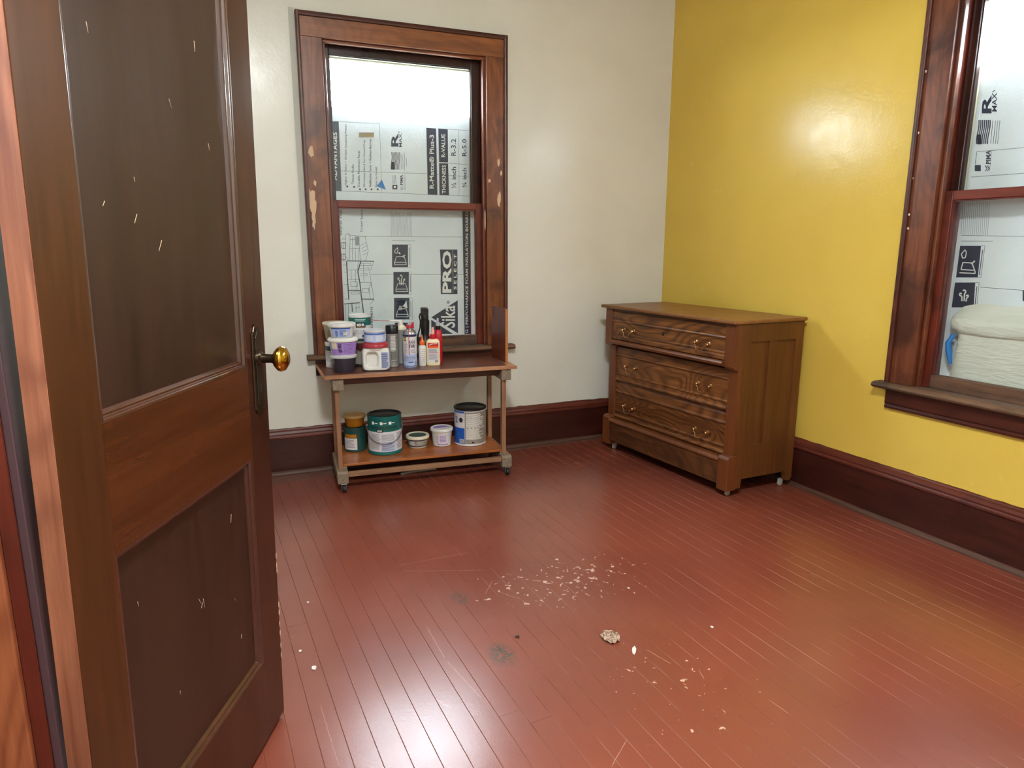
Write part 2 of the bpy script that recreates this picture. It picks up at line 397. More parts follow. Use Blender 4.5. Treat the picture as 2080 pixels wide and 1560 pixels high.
def wraptext(mb, s, r, ac, w, z0, z1, bold=.01, mi=0, r2=None):
    v, f = textgeo(s, bold); r2 = r if r2 is None else r2
    out = []
    for x, y in v:
        rr = r+(r2-r)*y; a = ac+(x-.5)*w/r; out.append((rr*math.cos(a), rr*math.sin(a), z0+(z1-z0)*y))
    mb.add(out, f, mi)
def lines(mb, r, a0, a1, z0, z1, n, mi=0, fill=.45, jitter=.3, r2=None):
    # rows of small unreadable print
    r2 = r if r2 is None else r2
    for i in range(n):
        zz = z1-(z1-z0)*(i+.5)/n; h = (z1-z0)/n*fill/2; k = (zz-z0)/(z1-z0) if z1 > z0 else 0
        rr = r+(r2-r)*k
        mb.patch(rr, a0, a1-(a1-a0)*random.random()*jitter, zz-h, zz+h, 6, mi)

# ------------------------------------------------------------------ the room shell
CEIL = 2.62; XL = -.278; YF = -.75; YR = YF
# window sizes shared (local x along wall, y outward, z up)
WIN = dict(w=1.028, cw=.113, top=2.166, head=.105, stool=.60)
def holed(mb, x0, x1, z0, z1, hx0, hx1, hz0, hz1, y0, y1):
    mb.box(x0, hx0, y0, y1, z0, z1); mb.box(hx1, x1, y0, y1, z0, z1)
    mb.box(hx0, hx1, y0, y1, z0, hz0); mb.box(hx0, hx1, y0, y1, hz1, z1)
    return mb
W1X = .361; W2S = 1.517; W2Z = -.012
OPEN_Z0 = .575; OPEN_Z1 = 2.0715
wb = holed(MB(), XL-.14, CN.x+.14, -.02, CEIL, W1X+.1045, W1X+WIN['w']-.1045, OPEN_Z0, OPEN_Z1, 0, .14)
o = struct(obj('wall_back', wb, 'white_wall')); o.location = (0, D, 0)
SLEN = (D-YF)/abs(EX.y)+.14
wr = holed(MB(), -.01, SLEN, -.02, CEIL, W2S+.1045, W2S+WIN['w']-.1045, OPEN_Z0+W2Z, OPEN_Z1+W2Z, 0, .14)
o = struct(obj('wall_right', wr, 'yellow_wall')); o.location = CN; o.rotation_euler = (0, 0, TH)
# left wall with doorway y .31..1.015
DY0, DY1, DTOP = .30, 1.012, 2.07
wl = MB(); wl.box(XL-.14, XL, DY1, D, -.02, CEIL); wl.box(XL-.14, XL, YF, DY0-.01, -.02, CEIL); wl.box(XL-.14, XL, DY0-.01, DY1, DTOP, CEIL)
struct(obj('wall_left', wl, 'white_wall'))
XR = AW+BW*(YF-2)
wf = MB().box(XL-.14, XR+.14, YF-.14, YF, -.02, CEIL)
struct(obj('wall_front', wf, 'white_wall'))
cl = MB().box(XL-1.8, XR+.3, YF-.14, D+.14, CEIL, CEIL+.1); struct(obj('ceiling', cl, 'ceiling'))
# hall beyond the doorway
hl = holed(MB(), YF, 2.2, -.02, CEIL, .1, .6, 1.65, 2.0, -1.84, -1.7)
hl.v = [(y, x, z) for x, y, z in hl.v]; struct(obj('wall_hall_left', hl, 'white_wall'))
struct(obj('wall_hall_end', MB().box(-1.84, XL-.14, 2.2, 2.3, -.02, CEIL), 'white_wall'))
struct(obj('wall_hall_front', MB().box(-1.84, XL-.14, YF-.1, YF, -.02, CEIL), 'white_wall'))
struct(obj('floor_hall', MB().box(-1.84, XL-.005, YF, 2.2, -.03, -.001), 'hallfloor'))
struct(obj('ground_outside', MB().box(-40, 40, -40, 40, -.75, -.7), 'ground'), 'flat grey green ground outside the house')
# light portals in the openings that let the sky in (they emit nothing themselves)
def portal(name, loc, rot, sx, sy):
    l = bpy.data.lights.new(name, 'AREA'); l.shape = 'RECTANGLE'; l.size = sx; l.size_y = sy; l.cycles.is_portal = True
    o = bpy.data.objects.new(name, l); COL.objects.link(o); o.location = loc; o.rotation_euler = rot
portal('portal_hall', (-1.86, .35, 1.825), (0, R(-90), 0), .35, .5)

# floor: sub floor and painted strip boards
fl = empty('floor', (0, 0, 0)); struct(fl, 'rust red painted strip wood floor with worn paint')
obj('subfloor', MB().box(XL-.14, XR+.14, YF, D+.02, -.05, -.019), 'dark', fl)
obj('gap_filler', MB().box(XL, XR, YF, D, -.0185, -.0010), 'dust', fl)
PW = .0596
def plank_mesh():
    mb = MB(); e = .0009; L0, L1, w2 = -.5, .5, .5*PW-.00025
    top = [(-w2+e, 0), (w2-e, 0)]
    v = []
    for y in (L0, L1):
        v += [(-w2, y, -.018), (-w2, y, -e), (-w2+e, y, 0), (w2-e, y, 0), (w2, y, -e), (w2, y, -.018)]
    mb.add(v, [(2, 3, 9, 8)], 0); mb.add(v, [(1, 2, 8, 7), (3, 4, 10, 9), (0, 1, 7, 6), (4, 5, 11, 10), (0, 5, 4, 3, 2, 1)[::-1], (6, 7, 8, 9, 10, 11)[::-1]], 1)
    o = obj('plank', mb, ['floor', 'floor_edge'], None); me = o.data; bpy.data.objects.remove(o); return me
PM = plank_mesh()
rot = math.atan2(EX.x, -EX.y)                      # boards run along the yellow wall
bd = Vector((-math.sin(rot), math.cos(rot), 0)); bx = Vector((math.cos(rot), math.sin(rot), 0))
nb = int(3.1/PW)
for i in range(-1, nb+1):
    x0 = CN.x-.035 - (nb-i)*PW
    o0 = Vector((CN.x, D, 0)) - bx*((nb-i)*PW - .02)
    y = .02
    L = (D-YF)/bd.y
    cut = random.uniform(.6, 3.6)
    while y < L:
        ln = min(cut, L-y)
        if L-(y+ln) < .35: ln = L-y
        c = o0 - bd*(y+ln/2)
        if c.x > XL-.2 and not (c.x < XL-.06):
            p = bpy.data.objects.new('plank', PM); COL.objects.link(p); p.parent = fl
            p.location = c; p.rotation_euler = (0, 0, rot); p.scale = (1, ln-.0008, 1)
        y += ln; cut = random.uniform(2.0, 4.0)

# baseboards
def baseboard(name, length, loc, rz, x0=0.0):
    e = struct(empty(name, loc, rz))
    obj('board', MB().prism([(0, 0), (-.018, 0), (-.018, .186), (0, .186)], x0, length, 'x'), 'base', e, bevel=.001)
    obj('cap_moulding', MB().prism([(0, .186), (-.019, .186), (-.025, .190), (-.025, .197), (-.020, .204), (-.022, .211), (-.018, .222), (-.009, .228), (-.006, .233), (0, .233)], x0, length, 'x'), 'basetop', e, bevel=.0006)
    obj('shoe_moulding', MB().prism([(-.018, 0), (-.034, 0), (-.034, .006), (-.030, .014), (-.024, .019), (-.018, .020)], x0, length, 'x'), 'shoe', e)
    # ragged old plaster line along the top
    rg = MB(); n = int((length-x0)/.02); top = []
    pts = [(x0+(length-x0)*i/n, .2345+.0035*mnoise.noise((i*.43, 0, len(name)))+.003*mnoise.noise((i*.09, 5, 0))) for i in range(n+1)]
    v = [(x, -.004, .229) for x, z in pts]+[(x, -.004, z) for x, z in pts]+[(x, 0, z+.001) for x, z in pts]
    rg.add(v, [(i, i+1, n+2+i, n+1+i) for i in range(n)]+[(n+1+i, n+2+i, 2*n+3+i, 2*n+2+i) for i in range(n)])
    obj('plaster_edge', rg, 'basetop', e)
    return e
baseboard('baseboard_back', CN.x-.02, (0, D, 0), 0, XL)
baseboard('baseboard_right', SLEN-.15, CN, TH, .03)
baseboard('baseboard_left', D-DY1-.11, (XL, DY1+.1, 0), R(90), 0)

# ------------------------------------------------------------------ windows
def make_window(name, loc, rz, x0, dz, depth, label, cz='cas_z', cxm='cas_x'):
    e = struct(empty(name, loc, rz), label)
    W = WIN['w']; x1 = x0+W; cw = WIN['cw']; zt = WIN['top']+dz; zh = zt-WIN['head']; zs = WIN['stool']+dz
    for a, b, bb in ((x0+.018, x0+cw, x0), (x1-cw, x1-.018, x1-.018)):
        obj('side_casing', MB().box(a, b, -.02, 0, zs, zh), cz, e, bevel=.0015)
        obj('back_band', MB().prism([(bb, -.0), (bb, -.030), (bb+.006, -.032), (bb+.012, -.032), (bb+.018, -.030), (bb+.018, 0)], zs, zt, 'z'), 'trim_z', e, bevel=.001)
    obj('head_casing', MB().box(x0+.018, x1-.018, -.021, 0, zh, zt-.02), cxm, e, bevel=.0015)
    obj('back_band', MB().prism([(0, zt-.02), (-.030, zt-.02), (-.032, zt-.012), (-.030, zt), (0, zt)], x0, x1, 'x'), 'trim', e, bevel=.001)
    # stool and apron
    obj('stool', MB().prism([(.12, zs-.026), (-.045, zs-.026), (-.058, zs-.020), (-.062, zs-.013), (-.058, zs-.005), (-.045, zs), (.12, zs)], x0-.035, x1+.035, 'x'), 'dusty', e, bevel=.001)
    obj('apron', MB().prism([(0, zs-.026), (-.02, zs-.026), (-.02, zs-.085), (-.014, zs-.092), (-.02, zs-.098), (-.016, zs-.108), (0, zs-.108)], x0+.005, x1-.005, 'x'), 'trim', e, bevel=.001)
    # jamb lining
    jx0, jx1 = x0+cw+.004, x1-cw-.004; jz1 = zh-.002
    obj('jamb', MB().box(jx0-.012, jx0, 0, depth, zs, jz1+.01), 'sash_red', e)
    obj('jamb', MB().box(jx1, jx1+.012, 0, depth, zs, jz1+.01), 'sash_red', e)
    obj('jamb_head', MB().box(jx0, jx1, 0, depth, jz1, jz1+.012), 'sash_x', e)
    # inner stops
    for a in (jx0, jx1-.012): obj('inner_stop', MB().box(a, a+.012, -.004, .018, zs, jz1-.012), 'cas_z', e, bevel=.003)
    obj('inner_stop', MB().box(jx0, jx1, -.004, .018, jz1-.012, jz1), 'cas_x', e, bevel=.003)
    def sash(sname, y0, z0, z1, top, bot, st, st2, mat, railmat, botmat):
        q = empty(sname, (0, 0, 0), 0, e); a, b = jx0+.003, jx1-.003
        y1 = y0+.034
        obj('stile', MB().box(a, a+st, y0, y1, z0, z1), mat, q, bevel=.0025)
        obj('stile', MB().box(b-st2, b, y0, y1, z0, z1), mat, q, bevel=.0025)
        obj('top_rail', MB().box(a+st, b-st2, y0, y1, z1-top, z1), railmat, q, bevel=.0025)
        obj('bottom_rail', MB().box(a+st, b-st2, y0, y1, z0, z0+bot), botmat, q, bevel=.0025)
        obj('pane', MB().box(a+st-.004, b-st2+.004, y0+.018, y0+.021, z0+bot-.004, z1-top+.004), 'glass', q)
        # putty bead
        mb = MB()
        for c, d_ in ((a+st, 1), (b-st2, -1)):
            mb.box(min(c, c+d_*.005), max(c, c+d_*.005), y0+.005, y0+.017, z0+bot, z1-top)
        mb.box(a+st, b-st2, y0+.005, y0+.017, z1-top-.005, z1-top)
        obj('glazing_bead', mb, mat, q)
        return q
    zm0, zm1 = 1.312+dz, 1.347+dz
    sash('upper_sash', .056, zm0, jz1-.002, .044, .034, .031, .050, 'sash', 'sash', 'sash_x')
    sash('lower_sash', .020, zs+.001, zm1, .034, .052, .036, .039, 'sash_red', 'sash_x', 'sill')
    # outside stop, painted cream
    mb = MB(); y0 = .093
    for a in (jx0, jx1-.03): mb.box(a, a+.03, y0, y0+.012, zm0, jz1)
    mb.box(jx0+.03, jx1-.03, y0, y0+.012, jz1-.055, jz1)
    obj('blind_stop', mb, 'extwood', e, bevel=.002)
    if depth > .15:
        mb = MB()
        for a in (jx0-.05, jx1+.012): mb.box(a, a+.038, .14, depth, zs-.05, jz1+.05)
        mb.box(jx0-.05, jx1+.05, .14, depth, zs-.06, zs-.01); mb.box(jx0-.05, jx1+.05, .14, depth, jz1+.012, jz1+.05)
        obj('outer_frame', mb, 'extwood', e)
    return e, (jx0, jx1, zs, jz1, zm0)
win1, J1 = make_window('window_1', (0, D, 0), 0, W1X, 0, .14, 'tall double hung window in the white wall with brown wood casing', 'cas1_z', 'cas1_x')
win2, J2 = make_window('window_2', CN, TH, W2S, W2Z, .165, 'double hung window in the yellow wall with dark red casing')
portal('portal_back', ((J1[0]+J1[1])/2, D+.16, 1.92), (R(-90), 0, 0), .8, .4)
pc = CN+EX*((J2[0]+J2[1])/2)+EY*.19
portal('portal_right', (pc.x, pc.y, 1.9), (R(-90), 0, TH), .8, .5)
# unseen hall window, added to let more daylight in
e = struct(empty('added_hall_window', (-1.7, 0, 0)))
mb = MB(); mb.box(0, .02, 0, .1, 1.55, 2.1); mb.box(0, .02, .6, .7, 1.55, 2.1); mb.box(0, .02, .1, .6, 2.0, 2.1); mb.box(0, .05, .05, .65, 1.6, 1.65)
obj('casing', mb, 'trim_z', e, bevel=.002); obj('pane', MB().box(-.07, -.066, .1, .6, 1.65, 2.0), 'glass', e)

# added fill light in the form of a ceiling lamp, out of view
FILL_LAMP = 150.0
t = NT('fill_lamp_glass'); em = t.n('ShaderNodeEmission'); em.inputs[0].default_value = (.93, .99, 1.0, 1); em.inputs[1].default_value = FILL_LAMP; t.l(em.outputs[0], t.out.inputs[0]); M['opal'] = t.m
lp = tag(empty('added_fill_lamp', (.2, .25, CEIL)), 'round opal ceiling lamp added out of view as fill light', 'lamp')
obj('shade', MB().lathe([(.0, -.105), (.07, -.100), (.13, -.082), (.165, -.055), (.175, -.03)], 32, cap=False), 'opal', lp, smooth=True)
obj('rim', MB().lathe([(.172, -.032), (.182, -.030), (.184, -.020), (.170, -.004), (.12, -.0005), (0, -.0005)], 32, cap=False), 'brass', lp, smooth=True)

# peeled paint on the casing of the first window
def blob(cx, cz, rx, rz, seed, y, n=22):
    p = []
    for i in range(n):
        a = 2*math.pi*i/n; k = 1+.45*mnoise.noise((math.cos(a)*1.7+seed, math.sin(a)*1.7, seed))+.2*mnoise.noise((math.cos(a)*5, math.sin(a)*5, seed*3))
        p.append((cx+rx*k*math.cos(a), cz+rz*k*math.sin(a)))
    return MB().prism(p, y-.0008, y, 'y')
for k, (px, py, rx, rz) in enumerate([(632, 308, .012, .022), (640, 372, .007, .012), (634, 410, .018, .05), (628, 398, .01, .03), (637, 445, .008, .05), (1013, 330, .006, .018), (1014, 405, .009, .04), (1018, 352, .006, .012), (994, 367, .007, .009), (985, 445, .003, .05)]):
    q = ony(px, py, D-.021); obj('peeled_patch', blob(q.x, q.z, rx, rz, k*1.7+1, -.0203-k*.0002), 'bare', win1)
for k, (px, py) in enumerate([(1880, 145), (1865, 270), (1853, 362), (1846, 436), (1844, 464)]):
    s_, z_ = onright(px, py, -.022); obj('nail_head', MB().ellipsoid((s_, -.021, z_), .004, .002, .005, 8, 6), 'chip', win2)
# grey plaster strip beside the casing
obj('plaster_strip', MB().box(W1X-.026, W1X-.001, -.0012, 0, .59, 2.18), 'caulk', win1)

# ------------------------------------------------------------------ insulation boards with print
class Print:
    """flat print on a board: photo pixels -> (a, z) on the board plane"""
    def __init__(s, to, off, scale, y): s.to = to; s.off = off; s.k = scale; s.y = y
    def P(s, zx, zy): return s.to(s.off[0]+zx/s.k, s.off[1]+zy/s.k)
    def quad(s, mb, c, y=None, mi=0):
        y = s.y if y is None else y; mb.cur = 'printed_shape'; mb.add([(q[0], y, q[1]) for q in [s.P(*p) for p in c]], [tuple(range(len(c)))], mi)
    def rect(s, mb, x0, y0, x1, y1, y=None, mi=0): s.quad(mb, [(x0, y1), (x1, y1), (x1, y0), (x0, y0)], y, mi)
    def line(s, mb, pts, w, y=None, mi=0):
        y = s.y if y is None else y; mb.cur = None; q = [s.P(*p) for p in pts]
        for (ax, az), (bx_, bz) in zip(q, q[1:]):
            dx, dz = bx_-ax, bz-az; L = math.hypot(dx, dz) or 1; nx, nz = -dz/L*w/2, dx/L*w/2
            mb.add([(ax-nx, y, az-nz), (bx_-nx, y, bz-nz), (bx_+nx, y, bz+nz), (ax+nx, y, az+nz)], [(0, 1, 2, 3)], mi)
    def text(s, mb, st, xl, xr, ytop, ybot, bold=.01, y=None, mi=0, mir=None):
        # reads bottom to top: text start at ybot, letter tops towards xl
        y = s.y if y is None else y; mb.cur = 'printed_text'; v, f = textgeo(st, bold)
        a = s.P(xl, ybot); b = s.P(xr, ybot); c = s.P(xl, ytop); d_ = s.P(xr, ytop)
        out = []
        for u, t_ in v:
            l = (a[0]+(c[0]-a[0])*u, a[1]+(c[1]-a[1])*u); r = (b[0]+(d_[0]-b[0])*u, b[1]+(d_[1]-b[1])*u)
            out.append((r[0]+(l[0]-r[0])*t_, y, r[1]+(l[1]-r[1])*t_))
        mb.add(out, f, mi)

class Pieces(MB):
    """print pieces: each text or shape becomes an object, thin line work stays one drawing"""
    def __init__(s): s.parts = []; s.lin = MB(); s.cur = 'printed_shape'
    def add(s, vs, fs, mi=0):
        if not fs: return s
        if s.cur is None: s.lin.add(vs, fs)
        else: s.parts.append((s.cur, MB().add(vs, fs)))
        return s
def emit(pc, mat, par, linename):
    for nm, mb in pc.parts: obj(nm, mb, mat, par, seedless=True)
    if pc.lin.f: obj(linename, pc.lin, mat, par, seedless=True)['kind'] = 'stuff'
FY1 = .108
to1 = lambda px, py: (lambda q: (q.x, q.z))(ony(px, py, D+FY1))
tl = to1(672, 216); tr_ = to1(952, 236)
ib = MB().prism([(J1[0]+.004, J1[2]+.02), (J1[1]-.022, J1[2]+.02), (J1[1]-.008, 1.25), (J1[1]-.006, tl[1]), (J1[0]+.004, tl[1])], FY1, FY1+.019, 'y') if True else MB().box(J1[0]+.006, J1[1]-.026, FY1, FY1+.019, J1[2]+.02, tl[1])
board1 = obj('insulation_board', ib, 'foam'); board1.location = (0, D, 0)
tag(board1, 'silver faced foam insulation board filling the window behind the rolling cart', 'insulation board')
P = Print(to1, (640, 230), 6.1176, FY1-.0006); Y2 = FY1-.0012
dk = Pieces(); wh = Pieces(); thin = Pieces()
P.quad(dk, [(180, 968), (330, 968), (293, 100), (150, 100)])
P.text(wh, 'ADVANTAGES', 222, 272, 235, 835, .02, Y2)
P.line(thin, [(293, 105), (800, 130), (830, 990)], .0012); P.line(thin, [(150, 960), (1915, 1030)], .0014); P.line(thin, [(200, 712), (1395, 752), (1905, 790)], .0014)
for x, y0, y1, s_ in ((362, 135, 895, 'Higher R-Value = Greater Insulating Power'), (447, 635, 900, 'Thinner Profile'), (520, 460, 935, 'Durable Aluminum Facer'), (590, 330, 935, 'Eliminates Need for HouseWrap'), (663, 315, 935, 'Reflective Facer = Radiant Barrier'), (740, 668, 935, 'Easy to Install')):
    sl = (y0-100)*.028
    P.text(dk, s_, x+8, x+36, y0, y1 if y1 < 900 else y1-20, .012); P.rect(dk, x+28, y1+5 if y1 < 920 else y1, x+48, y1+27 if y1 < 920 else y1+22)
# R MAX mark
P.text(dk, 'R', 945, 1036, 245, 415, .03); P.text(dk, 'MAX.', 1043, 1078, 240, 420, .015); P.line(dk, [(1030, 240), (1045, 222)], .002); P.line(dk, [(1038, 245), (1055, 235)], .002)
for i in range(7):
    pts = [(950+i*16+6*math.sin(k*.9), 485+k*36) for k in range(7)]; P.line(dk, pts, .0030)
P.rect(dk, 945, 605, 988, 700)
for x, y0, y1 in ((1068, 500, 700), (1088, 520, 690), (1108, 490, 715), (1132, 550, 660)): P.text(dk, 'Manufactured with pride in the', x, x+11, y0, y1, .005) if False else P.line(thin, [(x, y0), (x+3, y1)], .0016)
P.rect(dk, 960, 890, 1022, 946); P.rect(wh, 978, 905, 1004, 930, Y2)
for x in (965, 980, 1000): P.line(thin, [(x, 770), (x+4, 880)], .0018)
P.text(dk, 'PIMA', 1056, 1090, 765, 892, .03); P.line(dk, [(1062, 955), (1075, 938), (1062, 915)], .002); P.line(dk, [(1080, 955), (1092, 935), (1080, 910)], .002)
for x in (1105, 1118): P.line(thin, [(x, 770), (x+3, 955)], .0012)
# R-Matte Plus-3 table
P.quad(dk, [(1400, 1008), (1520, 1016), (1503, 190), (1382, 180)]); P.text(wh, 'R-Matte\u00ae Plus-3', 1418, 1478, 270, 935, .015, Y2)
P.quad(dk, [(1540, 608), (1652, 612), (1648, 198), (1530, 190)]); P.text(wh, 'R-VALUE', 1568, 1616, 258, 545, .015, Y2)
P.quad(dk, [(1545, 1016), (1664, 1020), (1652, 625), (1540, 620)]); P.text(wh, 'THICKNESS', 1576, 1624, 645, 998, .015, Y2)
P.text(dk, 'R-3.2', 1690, 1750, 318, 530, .012); P.text(dk, '\u00bd inch', 1694, 1754, 668, 930, .012); P.text(dk, 'R-5.0', 1826, 1882, 320, 535, .012); P.text(dk, '\u00be inch', 1830, 1884, 678, 922, .012)
P.line(thin, [(1782, 205), (1790, 1012)], .0014); P.line(thin, [(1650, 200), (1905, 215)], .0014); P.line(thin, [(1650, 622), (1905, 638)], .0014)
# lower board print
Q = Print(to1, (660, 420), 5.572, FY1-.0006)
Q.text(dk, 'Exterior Wall', 160, 192, 40, 320, .008); Q.text(dk, 'Crawl Space', 400, 434, 30, 285, .008); Q.text(dk, 'Basement', 505, 540, 1130, 1420, .008)
for pts in ([(245, 620), (250, 720), (270, 1050)], [(405, 620), (372, 735), (395, 860), (415, 1040), (437, 1200)]): Q.line(dk, pts, .0055)
for pts in ([(245, 612), (555, 618)], [(262, 945), (400, 945)], [(415, 1045), (557, 1047)], [(305, 1090), (310, 1190)], [(215, 1100), (400, 1085)]): Q.line(dk, pts, .0042)
for pts in ([(555, 620), (505, 740), (555, 1045)], [(235, 315), (232, 560), (275, 610)], [(235, 315), (262, 300), (285, 330), (280, 600)], [(262, 318), (455, 338), (490, 500), (460, 612)], [(385, 330), (400, 615)], [(285, 475), (395, 468)], [(285, 370), (340, 372)], [(310, 345), (312, 470)], [(400, 440), (465, 405)], [(412, 475), (478, 440)], [(420, 510), (485, 480)], [(430, 545), (480, 520)], [(310, 480), (312, 608)], [(345, 480), (348, 608)], [(380, 475), (384, 608)],
            [(190, 365), (235, 365)], [(185, 610), (245, 615)], [(245, 715), (370, 712), (375, 620)], [(250, 825), (388, 820)], [(348, 715), (345, 820), (360, 940)], [(290, 850), (370, 850), (372, 900), (292, 900), (290, 850)], [(295, 715), (300, 822)], [(400, 640), (520, 640), (522, 665), (400, 668)], [(390, 700), (498, 690), (500, 715), (390, 718)], [(395, 760), (475, 755), (476, 782), (395, 785)], [(435, 640), (442, 850)], [(395, 855), (515, 855), (540, 940)], [(425, 925), (500, 925), (502, 970), (428, 972), (425, 925)], [(515, 870), (495, 935), (515, 1040)], [(300, 965), (390, 962), (392, 985), (302, 988), (300, 965)], [(205, 660), (250, 660)], [(212, 740), (250, 740)], [(215, 880), (262, 880)], [(218, 1040), (268, 1050)], [(350, 1090), (355, 1190)], [(230, 1095), (235, 1300)], [(375, 1085), (392, 1140), (345, 1138)], [(555, 1050), (505, 1110)], [(265, 1095), (268, 1300)]):
    Q.line(thin, pts, .0016)
for y0, y1 in ((405, 470), (535, 600)): Q.line(dk, [(188, y0), (230, y0), (232, y1), (192, y1), (188, y0)], .0026); Q.line(dk, [(209, y0), (211, y1)], .0016)
for i in range(9): Q.line(thin, [(335+i*1, 345+i*11), (385, 342+i*11)], .003)
gl_ = Pieces()
for i in range(17): Q.line(gl_, [(760+i*13.5, 50+random.random()*60), (768+i*13.5, 335)], .0014)
Q.line(thin, [(400, 335), (1560, 342)], .0014); Q.line(thin, [(760, 382), (1022, 386)], .0014); Q.line(thin, [(515, 764), (1570, 766)], .0014); Q.line(wh, [(215, 1090), (800, 1075), (1560, 1052)], .0016); Q.line(thin, [(748, 40), (752, 338)], .0012)
icons = [(760, 428, 940, 685), (775, 737, 950, 990), (782, 1030, 957, 1275), (790, 1312, 960, 1440)]
for k, (x0, y0, x1, y1) in enumerate(icons):
    Q.rect(dk, x0, y0, x1, y1); Q.line(thin, [(x1, y0), (x1+30, y0), (x1+32, y1), (x1, y1)], .0012); Q.line(thin, [(x1+14, y0+35), (x1+16, y1-25)], .0026)
    b = y1-30
    Q.line(wh, [(x0+28, b), (x0+160, b), (x0+158, b-28), (x0+28, b-28), (x0+28, b)], .003, Y2)
    if k < 3: Q.line(wh, [(x0+28, b-28), (x0+50, b-92), (x0+135, b-92), (x0+158, b-28)], .0025, Y2)
    if k == 0:
        Q.line(wh, [(x0+62, y0+34), (x0+28, y0+70), (x0+32, y0+95), (x0+56, y0+98), (x0+66, y0+60), (x0+62, y0+34)], .003, Y2); Q.line(wh, [(x0+74, y0+88), (x0+92, y0+108)], .006, Y2); Q.line(wh, [(x0+112, y0+135), (x0+150, y0+120)], .004, Y2); Q.line(wh, [(x0+130, y0+150), (x0+140, y0+118)], .004, Y2)
    if k == 1:
        Q.line(wh, [(x0+75, b-75), (x0+70, b-125), (x0+50, b-140), (x0+52, b-158), (x0+68, b-150)], .004, Y2); Q.line(wh, [(x0+92, b-75), (x0+88, b-130), (x0+100, b-170), (x0+85, b-190), (x0+75, b-175)], .004, Y2); Q.line(wh, [(x0+108, b-75), (x0+112, b-120), (x0+128, b-130), (x0+126, b-145), (x0+112, b-138)], .004, Y2)
    if k == 2:
        Q.quad(wh, [(x0+95, y0+95), (x0+150, y0+120), (x0+140, y0+30), (x0+118, y0+70)], Y2)
        for d_ in (60, 74, 88): Q.line(wh, [(x0+d_, b-75), (x0+d_, b-125)], .003, Y2)
# PRO SELECT
for y0, y1 in ((822, 988), (655, 835), (484, 662)): Q.quad(dk, [(1312, y1), (1500, y1), (1498, y0), (1300 if y0 < 500 else 1308, y0)])
Q.text(wh, 'PRO', 1328, 1432, 498, 975, .035, Y2); Q.line(wh, [(1445, 490), (1450, 980)], .0012, Y2); Q.text(wh, 'S E L E C T', 1458, 1488, 535, 938, .03, Y2)
# triangle mark
Q.quad(dk, [(1203, 1252), (1505, 1432), (1502, 1058)]); Q.text(wh, 'Sika', 1312, 1474, 1118, 1368, .012, Y2); Q.text(thin, '\u00ae', 1378, 1412, 1062, 1098, .01)
Q.quad(dk, [(1203, 1278), (1203, 1380), (1300, 1440), (1450, 1440)])
# side band
Q.quad(dk, [(1580, 1440), (1655, 1440), (1645, 55), (1555, 50)]); Q.text(wh, 'G | PERFORMANCE FOAM INSULATION BOARD', 1590, 1630, 58, 1430, .012, Y2)
for nm, mb, mt_ in (('bold_line_drawing', dk, 'navy'), ('pale_line_drawing', wh, 'white_ink'), ('fine_line_drawing', thin, 'navy'), ('grey_line_drawing', gl_, 'grey_ink')):
    emit(mb, mt_, board1, nm)
# tape pieces stuck on the board
o = obj('masking_tape_scrap', MB().prism([P.P(*c) for c in ((765, 905), (878, 950), (828, 826))], FY1-.004, FY1-.0025, 'y'), 'tape'); o.location = (0, D, 0); tag(o, 'small blue masking tape triangle stuck on printed foam board', 'tape')
o = obj('brown_tape_piece', MB().prism([P.P(*c) for c in ((545, 240), (730, 240), (730, 298), (545, 300))], FY1-.004, FY1-.0025, 'y'), 'browntape'); o.location = (0, D, 0); tag(o, 'brown tape strip stuck on printed foam board in tall window', 'tape')

# second board
FY2 = .135
to2 = lambda px, py: onright(px, py, FY2)
ft = to2(2040, 120)
board2 = obj('insulation_board', MB().box(J2[0]+.002, J2[1]-.002, FY2, FY2+.019, J2[2]+.02, ft[1]), 'foam'); board2.location = CN; board2.rotation_euler = (0, 0, TH)
tag(board2, 'silver faced foam insulation board behind the window in yellow wall', 'insulation board')
A = Print(to2, (1760, 0), 3.7156, FY2-.0006); Y2 = FY2-.0012
dk = Pieces(); wh = Pieces(); thin = Pieces(); gl_ = Pieces()
A.text(dk, 'R', 872, 945, 715, 855, .03); A.text(dk, 'MAX', 948, 985, 700, 842, .015); A.line(dk, [(950, 695), (972, 680)], .003)
for i in range(7): A.line(dk, [(850+i*14-k*3+4*math.sin(k), 906+k*30) for k in range(7)], .004)
A.rect(dk, 836, 1015, 868, 1090)
for x in (955, 975, 992, 1008): A.line(thin, [(x, 910), (x-18, 1085)], .0016)
A.rect(dk, 818, 1246, 864, 1292); A.text(dk, 'PIMA', 902, 938, 1135, 1238, .03)
for d_ in (0, 16): A.line(dk, [(897+d_, 1250), (912+d_, 1272), (897+d_, 1292)], .003)
A.line(thin, [(832, 1150), (822, 1240)], .002); A.line(thin, [(945, 1140), (930, 1290)], .0012)
A.line(thin, [(830, 1146), (1300, 1104)], .0014); A.line(thin, [(790, 1336), (1300, 1300)], .0014)
Bp = Print(to2, (1760, 400), 3.119, FY2-.0006)
for i in range(15): Bp.line(gl_, [(612+i*12, 30), (600+i*12, 240)], .0016)
Bp.line(thin, [(600, 244), (1000, 250)], .0014); Bp.line(thin, [(600, 280), (802, 281)], .0014); Bp.line(thin, [(720, 572), (1000, 592)], .0014)
